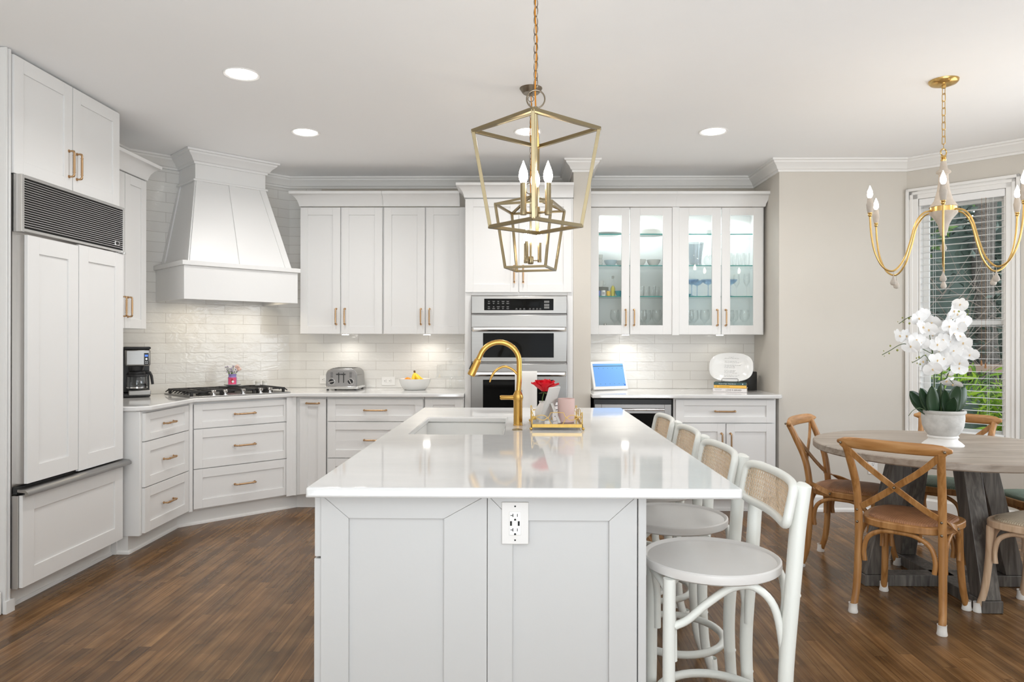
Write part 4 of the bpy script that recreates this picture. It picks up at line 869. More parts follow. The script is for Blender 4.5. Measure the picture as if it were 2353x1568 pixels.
MB().lathe([(.001, 2.3035), (.013, 2.303), (.020, 2.262), (.034, 2.250), (.036, 2.241), (.024, 2.232), (.024, 2.20), (.032, 2.14), (.046, 2.09), (.070, 2.054), (.001, 2.054)], seg=28).build('column', 'whitewash_wood', ch)
MB().lathe([(.001, 2.0535), (.066, 2.0535), (.066, 2.028), (.001, 2.028)], seg=32).build('band', 'chandelier_gold', ch, angle=30)
MB().lathe([(.001, 2.0275), (.069, 2.0275), (.067, 2.018), (.040, 1.985), (.026, 1.955), (.021, 1.925), (.016, 1.915), (.016, 1.900), (.001, 1.892)], seg=28).build('finial', 'whitewash_wood', ch)
TD = [(.001, .052), (.003, .045), (.007, .032), (.014, .018), (.0165, .008), (.012, -.002), (.001, -.006)]
MB().cyl((0, 0, 1.892), (0, 0, 1.872), .0012, seg=6).lathe([(r*1.05, z*1.1) for r, z in TD], (0, 0, 1.820), 16).build('bead', 'whitewash_wood', ch)
v0 = math.atan2(-.861, -.508)
for k in range(6):
    a = v0+k*math.pi/3; cc_, ss_ = math.cos(a), math.sin(a); rr = .395
    P_ = [(.062, 2.036), (.110, 2.020), (.150, 1.965), (.180, 1.86), (.215, 1.765), (.268, 1.708), (.325, 1.730), (.368, 1.810), (.388, 1.91), (rr, 2.003)]
    arm = MB().tube(spline([(cc_*r, ss_*r, z) for r, z in P_], 6), .0052, 10); arm.sphere((cc_*rr, ss_*rr, 2.012), .0105); arm.lathe([(.001, 0), (.012, 0), (.012, .004), (.001, .004)], (cc_*rr, ss_*rr, 2.020), 12); arm = arm.build('arm', 'chandelier_gold', ch)
    MB().lathe([(.001, 0), (.012, 0), (.016, .02), (.019, .045), (.015, .056), (.013, .078), (.001, .080)], (cc_*rr, ss_*rr, 2.0245), 14).build('candle_sleeve', 'whitewash_wood', arm)
    MB().lathe([(r*.86, z*.86) for r, z in BULB], (cc_*rr, ss_*rr, 2.105), 12).build('bulb', 'bulb_glow_warm', arm, angle=180)
    MB().cyl((cc_*.268, ss_*.268, 1.703), (cc_*.268, ss_*.268, 1.680), .0012, seg=6).lathe(TD, (cc_*.268, ss_*.268, 1.634), 14).build('bead', 'whitewash_wood', arm)
# ------------------------------------------------------------------ recessed ceiling lights
DL = [(-1.495, 3.781, 'recessed ceiling light nearest the refrigerator'), (-1.475, 4.84, 'recessed ceiling light above the left counter near the range hood'), (.039, 4.835, 'recessed ceiling light behind the hanging lanterns'), (1.292, 4.842, 'recessed ceiling light in front of the glass-door cabinets'),
]
for x, y, lb in DL:
    t = thing('recessed_light', lb, 'ceiling light', (x, y, 2.743), 0, 'recessed ceiling lights')
    MB().lathe([(.076, -.001), (.092, -.006), (.097, -.001), (.097, 0), (.076, 0)], seg=36).build('trim_ring', 'trim_white', t)
    MB().lathe([(.001, -.0035), (.076, -.0035), (.076, -.0005), (.001, -.0005)], seg=36).build('lens', 'downlight_lens', t)
    area('recessed_beam', (0, 0, -.008), (0, 0, 0), .14, .14, DOWN_W, (1, .98, .955), 150, 'DISK', t)
# ------------------------------------------------------------------ cooktop
ck = thing('gas_cooktop', 'black and stainless five-knob gas cooktop in the diagonal corner worktop', 'cooktop', (-2.50, 5.73, .9145), 45)
MB().box(-.395, .375, -.605, -.085, 0, .008).build('tray', 'steel', ck, bevel=.003)
for sx, sy in ((-.25, -.47), (-.25, -.22), (-.01, -.33), (.235, -.47), (.235, -.22)):
    MB().lathe([(.001, .010), (.050, .010), (.050, .018), (.036, .020), (.036, .028), (.001, .030)], (sx, sy, -.001), 20).build('burner', 'black_iron', ck, angle=30)
for gx0, gx1 in ((-.372, -.135), (-.131, .112), (.116, .352)):
    b = MB(); y0, y1, r = -.545, -.11, .006; zt = .043
    for y in (y0, y1): b.box(gx0, gx1, y-r, y+r, zt-.012, zt)
    for x in (gx0+.006, gx1-.006): b.box(x-r, x+r, y0, y1, zt-.012, zt)
    m = (gx0+gx1)/2
    for y in (-.47, -.395, -.33, -.26, -.19): b.box(gx0, m-.035, y-.005, y+.005, zt-.010, zt); b.box(m+.035, gx1, y-.005, y+.005, zt-.010, zt)
    for x in (m-.035, m+.035): b.box(x-.005, x+.005, y0, y1, zt-.010, zt)
    for x in (gx0+.012, gx1-.012):
        for y in (y0, y1): b.box(x-.009, x+.009, y-.009, y+.009, .008, zt-.008)
    if gx0 < -.3:
        for i in range(8): y = y0+(y1-y0)*i/7; b.poly([(gx0-.022, .022), (gx0-.020, .016), (gx0+.006, zt-.012), (gx0+.006, zt)], y-.005, y+.005, 'y')
    if gx0 > .1:
        for i in range(8): y = y0+(y1-y0)*i/7; b.poly([(gx1+.022, .022), (gx1+.020, .016), (gx1-.006, zt-.012), (gx1-.006, zt)], y-.005, y+.005, 'y')
    b.build('grate', 'black_iron', ck, bevel=.0012, smooth=False)
for sx in (-.215, -.13, .005, .14, .215):
    MB().lathe([(.001, .0), (.017, 0), (.016, .006), (.010, .008), (.010, .018), (.018, .020), (.019, .036), (.016, .038), (.001, .038)], (sx, -.577, .008), 20).build('knob', 'chrome', ck, angle=30)
def dg(s, n): return (-2.50+(s+n)*.70711, 5.73+(s-n)*.70711)
x, y = dg(.075, .215)
t = thing('saucer', 'small white dish on a dark trivet under the flower jar', 'dish', (x, y, .958))
MB().lathe([(.001, 0), (.03, 0), (.062, .010), (.066, .015), (.060, .014), (.03, .005), (.001, .005)], (0, 0, .0048), 28).build('dish', 'ceramic_white', t)
MB(T(0, 0, 0, 45)).box(-.085, .085, -.06, .06, .0, .0045).build('trivet', 'black_plastic', t, bevel=.001)
t = thing('flower_jar', 'purple and red-labelled candle jar holding small lilac and peach flowers', 'flower', (x, y, .969), 20)
MB().lathe([(.001, 0), (.028, 0), (.032, .006), (.033, .060), (.028, .072), (.028, .078), (.031, .080), (.031, .088), (.027, .088), (.027, .010), (.001, .010)], seg=28).build('jar', 'jar_purple', t)
b = MB(); rg = []
for i in range(13):
    a = R(-150+120*i/12); rg.append([(.0336*math.cos(a), .0336*math.sin(a), z) for z in (.008, .062)]+[(.0328*math.cos(a), .0328*math.sin(a), z) for z in (.062, .008)])
b.loft(rg); lb = b.build('label', 'label_pink', t)
MB().add([(.006*math.cos(a)*1.6-.002, -.0342, .035+.020*math.sin(a)) for a in [2*math.pi*i/16 for i in range(16)]], [list(range(16))]).build('label_patch', 'label_red', lb)
MB().add([(.009*math.cos(a)+.005, -.0346, .030+.009*math.sin(a)) for a in [2*math.pi*i/16 for i in range(16)]], [list(range(16))]).build('label_spot', 'label_pale', lb)
random.seed(11); st = MB(); fl = MB()
for i in range(26):
    a = random.uniform(0, 6.28); r = random.uniform(0, .05); h = random.uniform(.105, .150); p = (r*math.cos(a)-.006, r*math.sin(a)*.7, h)
    st.tube([(p[0]*.2, p[1]*.2, .05), (p[0]*.6, p[1]*.6, .09), p], .0011, 5)
    for k in range(4): q = [p[j]+random.uniform(-.006, .006) for j in range(3)]; fl.sphere(q, .0035, seg=6, rings=4)
st.build('stems', 'rose_green', t); fl.build('lilac_flowers', 'flower_lilac', t)
b = MB()
for c_ in ((.035, -.008, .148), (.050, -.004, .128)):
    for k in range(40):
        d_ = Vector((random.gauss(0, 1), random.gauss(0, 1), random.gauss(0, 1))).normalized(); p = Vector(c_)+d_*.014; u = d_.orthogonal().normalized()*.006; w_ = d_.cross(u)
        b.add([p-u, p+w_*.7, p+u+d_*.004, p-w_*.7], [(0, 1, 2, 3)])
b.build('peach_blooms', 'flower_peach', t, smooth=False)
for k, s_ in enumerate((.315, .375)):
    x, y = dg(s_-.02, .12); t = thing('shaker', 'pale ceramic shaker behind the right end of the cooktop, %s of the pair' % ('left' if k == 0 else 'right'), 'shaker', (x+.03, y-.0, .9145), 0, 'pale shakers by the cooktop')
    MB().lathe([(.001, 0), (.020, 0), (.021, .004), (.020, .060), (.001, .060)], seg=20).build('body', 'ceramic_white', t); MB().lathe([(.021, .0605), (.021, .072), (.016, .078), (.001, .078)], seg=20).build('cap', 'ceramic_grey', t)
# coffee maker
cm = thing('coffee_maker', 'black and stainless drip coffee maker with glass carafe beside the refrigerator', 'coffee maker', (-2.795, 5.135, .9145), 30)
MB().box(-.085, .09, -.10, .10, .004, .028).build('base', 'black_plastic', cm, bevel=.006)
MB().box(-.05, .092, -.106, -.02, .016, .052).build('base_front', 'steel', cm, bevel=.006)
MB().poly([(.10, .02), (.10, .36), (.0, .36), (.02, .2), (.02, .03)], -.088, .0, 'x').poly([(.10, .02), (.10, .36), (.03, .36), (.04, .2), (.03, .03)], 0, .088, 'x').build('tower', 'black_plastic', cm, bevel=.005)
MB().box(-.072, .09, -.095, .03, .225, .345).build('brew_head', 'steel', cm, bevel=.012)
MB().box(-.080, .092, -.098, .10, .3455, .362).build('lid', 'black_plastic', cm, bevel=.006)
MB().lathe([(.045, .19), (.055, .224), (.001, .224), (.001, .19)], (0, -.035, 0), 20).build('filter_basket', 'black_plastic', cm)
pn = MB().box(.048, .078, -.0985, -.094, .232, .318).build('control_strip', 'black_plastic', cm, bevel=.001)
MB().box(.053, .073, -.0992, -.0982, .292, .306).build('clock', 'lcd_blue', pn)
b = MB(); b.cyl((.063, -.0992, .275), (.063, -.098, .275), .006, seg=12)
for z in (.245, .256): b.cyl((.058, -.0992, z), (.058, -.098, z), .002, seg=8); b.cyl((.068, -.0992, z), (.068, -.098, z), .002, seg=8)
b.build('buttons', 'chrome', pn)
cf = MB().lathe([(.001, .055), (.058, .055), (.066, .065), (.068, .10), (.064, .145), (.052, .162), (.050, .162), (.062, .143), (.065, .10), (.063, .068), (.056, .059), (.001, .059)], (.005, -.035, 0), 32).build('carafe', 'glass_carafe', cm)
MB().lathe([(.053, .158), (.056, .176), (.050, .184), (.001, .186)], (.005, -.035, 0), 28).lathe([(.066, .150), (.068, .150), (.066, .162), (.054, .165)], (.005, -.035, 0), 28).build('carafe_collar', 'black_plastic', cf)
MB().lathe([(.0675, .066), (.069, .066), (.069, .076), (.0675, .076)], (.005, -.035, 0), 28).build('carafe_band', 'chrome', cf)
MB().tube([(.055, -.035, .178), (.088, -.04, .176), (.098, -.042, .15), (.106, -.044, .09)], [.008, .010, .010, .009], 8).build('carafe_handle', 'black_plastic', cf)
t = thing('kitchen_appliance', 'white appliance mostly hidden between the coffee maker and the refrigerator', 'appliance', (-2.875, 4.93, .9145))
MB().box(-.055, .042, -.06, .06, 0, .125).build('base', 'ceramic_white', t, bevel=.012); MB().lathe([(.045, .126), (.052, .30), (.048, .34), (.001, .34)], (-.008, 0, 0), 24).build('jug', 'ceramic_grey', t); MB().box(.0425, .0445, -.02, .02, .07, .095).build('switch', 'black_plastic', t)
# toaster
to = thing('toaster', 'brushed stainless four-slice toaster with two black dials on the back counter', 'toaster', (-1.487, 5.955, .9145), 0)
def tprof(w, h, n=8, r=.055):
    p = [(-w, .0), (w, 0), (w*.985, h-r)]
    for i in range(n+1): a = math.pi/2*i/n; p.append((w*.985-r+r*math.cos(a), h-r+r*math.sin(a)))
    for i in range(n+1): a = math.pi/2+math.pi/2*i/n; p.append((-w*.985+r+r*math.cos(a), h-r+r*math.sin(a)))
    p.append((-w*.985, h-r)); return p
MB().poly([(x, z+.030) for x, z in tprof(.131, .150)], -.085, .185, 'y').build('shell', 'steel', to, bevel=.010)
MB().poly([(x, z+.030) for x, z in tprof(.122, .140)], -.096, -.084, 'y').build('face', 'steel_brushed', to, bevel=.003)
MB().box(-.136, .136, -.10, .19, .010, .034).build('base', 'chrome', to, bevel=.004)
for x in (-.115, .115):
    for y in (-.08, .17): MB().cyl((x, y, 0), (x, y, .012), .010, seg=10).build('foot', 'black_plastic', to)
for x in (-.078, .078):
    k = MB().lathe([(.024, 0), (.026, .0), (.026, .004), (.022, .006), (.022, 0)], seg=28); o = k.build('dial_ring', 'chrome', to); o.matrix_local = T(x, -.096, .072, 0, 90)
    MB().lathe([(.001, .014), (.019, .014), (.021, .011), (.0215, 0)], seg=28).build('dial', 'black_plastic', o); MB(T(0, 0, 0, 15 if x < 0 else -60)).box(-.02, .02, -.0035, .0035, .014, .017).build('dial_grip', 'chrome', o)
b = MB()
for x in (-.020, .020): b.box(x-.003, x+.003, -.0975, -.0955, .062, .146)
for x in (-.078, .078):
    for i in range(5): b.box(x-.010, x+.010, -.0975, -.0955, .108+i*.009, .111+i*.009)
b.build('slots', 'slot_black', to, smooth=False)
for x in (-.020, .020): MB().box(x-.017, x+.017, -.118, -.096, .128, .137).build('lever', 'black_plastic', to, bevel=.002)
for y in (-.035, .035, .085, .135): MB().box(-.085, .085, y-.010, y+.010, .1795, .1812).build('bread_slot', 'slot_black', to)
# fruit bowl
t = thing('fruit_bowl', 'white oval bowl of fruit on the back counter', 'bowl', (-.895, 5.97, .9145))
MB().lathe([(.001, 0), (.085, 0), (.092, .003), (.115, .035), (.128, .070), (.134, .093), (.130, .093), (.122, .068), (.108, .036), (.085, .010), (.001, .010)], seg=48).build('bowl', 'ceramic_white', t)
for i, (x, y, z, r, lb) in enumerate(((-.055, -.03, .077, .030, 'orange at the left end of the white fruit bowl, standing highest'), (-.085, .035, .062, .028, 'orange low behind the left rim of the white fruit bowl'), (.075, -.02, .062, .030, 'orange peeking over the right rim of the white fruit bowl'))):
    o = MB().sphere((0, 0, 0), r, sz=.95, seg=20, rings=14).build('orange', 'orange_peel', angle=180); o.location = (-.895+x, 5.97+y, .9145+z); tag(o, lb, 'fruit', 'oranges in the fruit bowl')
bn = thing('banana_bunch', 'bunch of yellow bananas with brown stem ends in the white bowl', 'fruit', (-.885, 5.965, .9145))
stem = Vector((-.012, .0, .150))
for k, (dx, dy, ln) in enumerate(((-.012, -.045, .9), (.055, -.035, 1.05), (.075, .01, 1.1), (-.002, .045, 1))):
    p = [stem, stem+Vector((dx*.12, dy*.2, -.022)), stem+Vector((dx*.5, dy*.7, -.052)), stem+Vector((dx*1.0*ln, dy*1.1, -.085)), stem+Vector((dx*1.35*ln, dy*1.2, -.108))]
    q = spline(p, 5); n = len(q); o = MB().tube(q, [(.0045 if i < 4 else .0155*math.sin(math.pi*min(.97, .18+.8*(i-3)/(n-4)))) for i in range(n)], 8).build('banana', 'banana_yellow', bn, angle=180)
MB().tube([stem+Vector((-.004, 0, .010)), stem, stem+Vector((.002, 0, -.018))], [.007, .009, .005], 8).build('stem_end', 'banana_tip', bn)
# glass cloche stand
t = thing('glass_cake_stand', 'clear glass domed stand at the right end of the back counter', 'cake stand', (-.600, 6.02, .9145))
MB().lathe([(.055, 0), (.056, .003), (.02, .010), (.009, .02), (.009, .085), (.02, .098), (.128, .100), (.128, .106), (.001, .106)], seg=40).build('pedestal', 'glass_clear', t)
MB().lathe([(.118, .107), (.118, .195), (.112, .208), (.01, .212), (.006, .222), (.016, .232), (.014, .244), (.001, .247)], seg=40).build('dome', 'glass_clear', t)
# calendar screen
sc = thing('digital_calendar', 'white-framed digital screen glowing blue on the alcove counter', 'screen', (.745, 5.985, .9145), 25)
A = T(0, 0, .004, 0, -16)
fm = MB(A); fm.box(-.168, .168, -.012, .010, 0, .242); fm.build('frame', 'outlet_white', sc, bevel=.004)
scn = MB(A).box(-.148, .148, -.0135, -.0122, .026, .220).build('display', 'screen_blue', sc)
b = MB(A)
for i in range(6):
    for z in (.178, .045): b.box(-.10+i*.045, -.094+i*.045, -.0142, -.0136, z, z+.003)
b.box(-.147, .147, -.0142, -.0136, .196, .201); b.build('calendar_marks', 'book_green', scn)
MB(A).cyl((.138, -.0146, .036), (.138, -.0136, .036), .007, seg=16).build('screen_button', 'screen_dot', scn)
MB(T(-.03, .0, 0)).box(-.06, .06, .045, .10, 0, .004).poly([(.012, .08), (.018, .08), (.098, .003), (.088, .003)], -.05, .05, 'x').build('stand', 'fridge_steel', sc)
o = MB().tube(spline([(.60, 6.02, .925), (.57, 5.93, .918), (.60, 5.99, .98), (.565, 6.1, .99), (.56, 6.17, .94)], 8), .0018, 6).build('power_cable', 'outlet_plate'); tag(o, 'thin grey cable looping behind the blue screen', 'cable')
# books, plate stand and platter
BKR = -20; ang = R(BKR)
def bk(lx, ly): return (1.675+lx*math.cos(ang)-ly*math.sin(ang), 5.77+lx*math.sin(ang)+ly*math.cos(ang))
def book(name, label, z, w, d, h, mat, off=(0, 0)):
    x, y = bk(*off); t = thing('book', label, 'book', (x, y, z), BKR, 'books stacked under the platter')
    MB().box(-w/2, w/2, 0, .003, 0, h).box(-w/2, w/2, 0, d, 0, .002).box(-w/2, w/2, 0, d, h-.002, h).build('cover', mat, t, bevel=.0006)
    MB().box(-w/2+.003, w/2-.004, .0032, d-.004, .0022, h-.0022).build('pages', 'book_pages', t); return t
b3 = book('b', 'white hardback with black title lettering at the bottom of the stack', .9145, .262, .20, .031, 'book_white', (0, -.003))
text('title', 'LOVE IS SERVED', .0185, 'ink', T(.030, -.0006, .0165) @ TXT, b3, .0003, sx=.92)
MB().box(-.118, -.062, -.0006, 0, .019, .023).box(-.112, -.066, -.0006, 0, .011, .013).build('author_line', 'ink_grey', b3)
b2 = book('b', 'yellow-spined book in the middle of the stack', .9460, .250, .185, .024, 'book_yellow', (.002, .0))
MB().box(-.085, -.005, -.0006, 0, .010, .014).build('title_mark', 'ink_gold', b2); MB().box(-.108, -.104, -.0006, 0, .004, .02).build('spine_line', 'ink_gold', b2)
b1 = book('b', 'dark green book with pale lettering on top of the stack', .9705, .252, .175, .020, 'book_green', (.001, .003))
text('title', 'Pursuit of high \u2022 Cathy Barrow', .0125, 'ink_light', T(-.02, -.0006, .010) @ TXT, b1, .0003, sx=.85); MB().box(.095, .101, -.0006, 0, .005, .015).build('publisher_mark', 'ink_light', b1)
x, y = bk(.0, .06)
t = thing('plate_stand', 'thin black wire stand holding the platter on the books', 'stand', (x, y, .9907), BKR)
b = MB(); r = .0018; b.tube([(-.063, -.040, .002), (-.063, -.040, .026), (-.056, -.040, .032), (.056, -.040, .032), (.063, -.040, .026), (.063, -.040, .002)], r, 6)
for s in (-1, 1): b.tube([(s*.063, -.040, .0022), (s*.055, .005, .0022), (s*.05, .03, .14)], r, 6); b.tube([(s*.055, .005, .0022), (s*.05, .075, .0022), (s*.05, .03, .14)], r, 6)
b.tube([(-.05, .03, .14), (.05, .03, .14)], r, 6); b.build('wire', 'matte_dark', t)
t = thing('platter', 'large white oval platter with a handwritten recipe, standing on the books', 'platter', (x, y, .9945), BKR-4)
A = T(.006, -.029, .0, 0, -14)
b = MB(A); rings = []
for k, dy in ((1.0, -.006), (.985, -.0085), (.80, -.001), (.655, .004), (.62, .006), (.002, .006), (.002, .012), (.62, .012), (.80, .005), (.99, -.002)):
    rg = []
    for i in range(72):
        a = 2*math.pi*i/72; p = 2.7; c_, s_ = math.cos(a), math.sin(a); q = (abs(c_)**p+abs(s_)**p)**(-1/p); rg.append((.172*k*c_*q, dy, .122+.119*k*s_*q))
    rings.append(rg)
b.loft(rings, caps=False, closed=True); b.build('plate', 'ceramic_white', t, angle=60)
b = MB(A); random.seed(21)
for row in range(15):
    z = .205-row*.0108-(.008 if row > 12 else 0); yy = .0052 if row > 1 and row < 13 else -.002
    x0 = -.052; L_ = random.choice((.07, .09, .10, .11)) if row else .04
    if row == 0: x0 = -.02
    if row in (2, 5, 9): continue
    px = x0
    while px < x0+L_:
        n = random.randint(4, 9); b.tube([(px+i*.0021, yy-.0008, z+random.uniform(-.0018, .0022)) for i in range(n)], .0007, 4); px += n*.0021+.003
b.build('handwriting', 'ink_dim', t, smooth=False)
t = thing('dark_canister', 'black canister standing behind the platter and books', 'canister', (1.905, 6.03, .9145))
MB().lathe([(.001, 0), (.068, 0), (.070, .004), (.070, .150), (.066, .155), (.001, .155)], seg=32).build('body', 'matte_dark', t)
# ------------------------------------------------------------------ glassware and china behind the glass doors
Z0, Z1, Z2, Z3 = 1.3965, 1.6975, 1.9525, 2.2125
def piece(name, label, cat, x, y, z, prof, mat, group=None, part='body', seg=24, sx=1, sy=1):
    t = thing(name, label, cat, (x, y, z), 0, group); MB().lathe(prof, seg=seg, sx=sx, sy=sy).build(part, mat, t, angle=60); return t
BOWL = [(.001, 0), (.028, 0), (.032, .004), (.050, .028), (.058, .050), (.055, .050), (.046, .028), (.028, .008), (.001, .008)]
def sc_(p, a, b_=None): return [(r*a, z*(b_ or a)) for r, z in p]
piece('serving_dish', 'shallow grey-white oval dish on the top glass shelf, left cabinet, left door', 'dish', .720, 6.02, Z3, sc_([(.001, 0), (.10, 0), (.155, .022), (.15, .024), (.10, .006), (.001, .006)], .85), 'ceramic_grey', sx=1, sy=.75)
piece('serving_bowl', 'large pale oval bowl upside down on the top glass shelf, second glass door', 'bowl', 1.075, 6.02, Z3, [(.112, 0), (.114, .004), (.100, .042), (.070, .062), (.001, .066)], 'ceramic_grey', sx=1, sy=.8)
piece('crystal_bowl', 'cut crystal piece on the top glass shelf, third glass door', 'glassware', 1.435, 5.99, Z3, [(.001, .004), (.02, .004), (.028, .012), (.018, .025), (.045, .045), (.056, .075), (.052, .075), (.04, .048), (.001, .04)], 'glass_clear')
piece('white_bowl', 'small white bowl half hidden by the frame of the third glass door, top shelf', 'bowl', 1.585, 6.00, Z3, sc_(BOWL, .8), 'ceramic_white')
piece('crystal_bowl', 'cut crystal goblet on the top glass shelf, rightmost glass door', 'glassware', 1.755, 5.99, Z3, [(.001, .0), (.03, 0), (.006, .012), (.006, .03), (.03, .045), (.045, .08), (.041, .08), (.028, .05), (.001, .04)], 'glass_clear')
for k in range(3): piece('teacup', 'pale cup in the stack at the left of the second glass shelf, ' + ('bottom', 'middle', 'top')[k] + ' one', 'cup', .640, 5.98, Z2+k*.0265, [(.001, 0), (.026, 0), (.034, .012), (.037, .040), (.034, .040), (.030, .014), (.022, .0262), (.001, .0262)] if k == 2 else [(.001, 0), (.026, 0), (.034, .012), (.036, .026), (.001, .0262)], 'ceramic_grey', 'stacked pale cups')
piece('blue_bowl', 'pale blue bowl on the second glass shelf behind the first glass door', 'bowl', .742, 5.99, Z2, sc_(BOWL, .95), 'ceramic_pale_blue')
piece('cream_bowl', 'cream bowl cut by the right edge of the first glass door, second shelf', 'bowl', .840, 6.04, Z2, sc_(BOWL, .8, 1), 'ceramic_grey')
piece('cream_bowl', 'cream bowl at the left of the second glass door, second shelf', 'bowl', .985, 5.98, Z2, sc_(BOWL, .9, 1.05), 'ceramic_grey')
piece('cream_bowl', 'cream bowl at the right of the second glass door, second shelf', 'bowl', 1.103, 6.0, Z2, sc_(BOWL, 1.02, 1.05), 'ceramic_grey')
t = thing('glass_pitcher', 'tall glass pitcher with a handle behind the third glass door', 'pitcher', (1.452, 6.00, Z2))
MB().lathe([(.001, .01), (.050, .01), (.052, 0), (.054, .006), (.050, .03), (.056, .10), (.070, .195), (.066, .195), (.052, .10), (.046, .02), (.001, .014)], seg=28).build('body', 'ceramic_grey', t).data.materials[0] = M['glass_carafe']
MB().tube(spline([(.030, -.058, .18), (.042, -.085, .17), (.036, -.085, .10), (.020, -.055, .06)], 5), .007, 8).build('handle', 'glass_clear', t)
piece('round_vase', 'round white vase cut by the frame of the third glass door', 'vase', 1.575, 6.0, Z2, [(.001, 0), (.025, 0), (.052, .03), (.055, .055), (.040, .085), (.022, .094), (.019, .094), (.001, .05)], 'glass_clear')
for k, x in enumerate((1.712, 1.764, 1.816, 1.868)):
    for j, y in enumerate((5.955, 6.06)):
        piece('clear_tumbler', 'clear tumbler standing on the second shelf of the rightmost glass door', 'glass', x+.006*j, y, Z2, [(.001, .006), (.020, .006), (.021, 0), (.022, .004), (.025, .105), (.0235, .105), (.020, .010), (.001, .010)], 'glass_clear', 'clear tumblers on the second shelf', seg=18)
for k in range(5): piece('side_plate', 'grey-rimmed plate in the stack on the third glass shelf, left door, ' + ('lowest', 'second from the bottom', 'middle', 'second from the top', 'top')[k], 'plate', .672, 6.06, Z1+.05+k*.0065, [(.001, 0), (.035, 0), (.065, .0045), (.065, .0062), (.035, .003), (.001, .003)], 'ceramic_grey', 'stacked plates')
piece('plate_box', 'grey box under the stacked plates on the third glass shelf', 'box', .672, 6.06, Z1, [(.001, 0), (.055, 0), (.055, .0495), (.001, .0495)], 'ceramic_grey', seg=4)
t = piece('painted_cup', 'painted white teacup on top of the stacked plates', 'cup', .660, 6.05, Z1+.0835, [(.001, 0), (.02, 0), (.03, .02), (.034, .052), (.031, .052), (.027, .02), (.001, .006)], 'ceramic_white')
MB().tube([(.03, -.008, .045), (.05, -.014, .042), (.048, -.014, .022), (.028, -.006, .014)], .003, 6).build('handle', 'ceramic_white', t)
piece('blue_cup', 'small blue cup at the far left of the third glass shelf', 'cup', .637, 5.945, Z1, [(.001, 0), (.014, 0), (.018, .045), (.016, .045), (.001, .006)], 'blue_ceramic')
piece('white_mug', 'small white mug with a dark painted picture on the third glass shelf', 'cup', .676, 5.945, Z1, [(.001, 0), (.019, 0), (.020, .048), (.018, .048), (.001, .006)], 'ceramic_white')
MB().box(-.011, .011, -.0212, -.0195, .012, .034).build('picture', 'ink_grey', [o for o in C.objects if o.name.startswith('white_mug')][-1], bevel=.003)
piece('yellow_cup', 'small round yellow cup beside the tall bottle on the third glass shelf', 'cup', .720, 5.945, Z1, [(.001, 0), (.012, 0), (.018, .02), (.015, .042), (.013, .042), (.001, .008)], 'yellow_ceramic')
t = piece('liqueur_bottle', 'slim clear bottle of yellow liqueur on the third glass shelf', 'bottle', .762, 5.99, Z1, [(.001, 0), (.020, 0), (.021, .07), (.010, .092), (.0075, .10), (.0075, .150), (.0065, .150), (.001, .08)], 'glass_clear')
MB().lathe([(.001, .003), (.0185, .003), (.019, .066), (.009, .090), (.001, .092)], seg=18).build('liqueur', 'lemon_liquor', t); MB().lathe([(.001, .1505), (.009, .1505), (.009, .172), (.001, .172)], seg=14).build('stopper', 'fridge_steel', t)
piece('teal_bowl', 'teal and white bowl at the right of the third glass shelf, first door', 'bowl', .808, 5.96, Z1, sc_(BOWL, .55, .9), 'teal_ceramic')
def wine(name, label, x, y, z, mat, grp, cat='glass', k=1.0, coupe=False):
    pr = [(.032*k, 0), (.030*k, .003), (.006, .008), (.0035, .016), (.0035, .088), (.008, .096), (.030, .106), (.050, .124), (.056, .140), (.0545, .140), (.048, .125), (.028, .109), (.001, .100)] if coupe else \
         [(.030*k, 0), (.028*k, .003), (.005, .008), (.003, .015), (.003, .075), (.012*k, .086), (.033*k, .115), (.036*k, .145), (.030*k, .190), (.029*k, .190), (.0345*k, .145), (.031*k, .115), (.001, .085)]
    return piece(name, label, cat, x, y, z, pr, mat, grp, 'glass', 24)
bc_ = [(1.350, 6.055, 'blue coupe glass cut by the left edge of the third glass door'), (1.412, 5.955, 'blue coupe glass left of centre behind the third glass door'), (1.482, 6.06, 'blue coupe glass at the centre of the third glass door, widest in view'), (1.550, 5.960, 'blue coupe glass cut by the right edge of the third glass door'), (1.735, 5.965, 'blue coupe glass alone behind the rightmost glass door')]
for x, y, lb in bc_: wine('coupe_glass', lb, x, y, Z1, 'glass_blue', 'blue coupe glasses', coupe=True)
piece('teal_bowl', 'small teal dish under the blue coupe glasses', 'dish', 1.412, 6.125, Z1, sc_(BOWL, .62, .6), 'teal_ceramic')
for x, y in ((.990, 5.96), (1.045, 6.03), (1.085, 5.95), (1.135, 6.04)):
    piece('cut_glass_tumbler', 'short cut-glass tumbler on the third shelf behind the second glass door', 'glass', x, y, Z1, [(.001, .01), (.024, .01), (.026, 0), (.028, .006), (.032, .085), (.030, .085), (.025, .014), (.001, .014)], 'glass_clear', 'cut-glass tumblers on the third shelf', seg=10)
for x, y in ((1.812, 6.05), (1.868, 5.96)): wine('champagne_glass', 'tall clear stem glass on the third shelf of the rightmost glass door', x, y, Z1, 'glass_clear', 'clear stem glasses on the third shelf', k=.72)
for g_, lab, xs in (('wine glasses on the bottom shelf, first glass door', 'clear wine glass on the bottom shelf behind the first glass door', ((.775, 5.96), (.84, 6.05))),
                    ('wine glasses on the bottom shelf, second glass door', 'clear wine glass on the bottom shelf behind the second glass door', ((1.005, 5.97), (1.06, 6.07), (1.125, 5.97))),
                    ('wine glasses on the bottom shelf, third glass door', 'clear wine glass on the bottom shelf behind the third glass door', ((1.395, 5.97), (1.455, 6.06), (1.525, 5.97))),
                    ('wine glasses on the bottom shelf, rightmost glass door', 'clear wine glass on the bottom shelf behind the rightmost glass door', ((1.728, 5.97), (1.79, 6.06), (1.855, 5.97)))):
    for x, y in xs: wine('wine_glass', lab, x, y, Z0, 'glass_clear', g_, k=1.15)
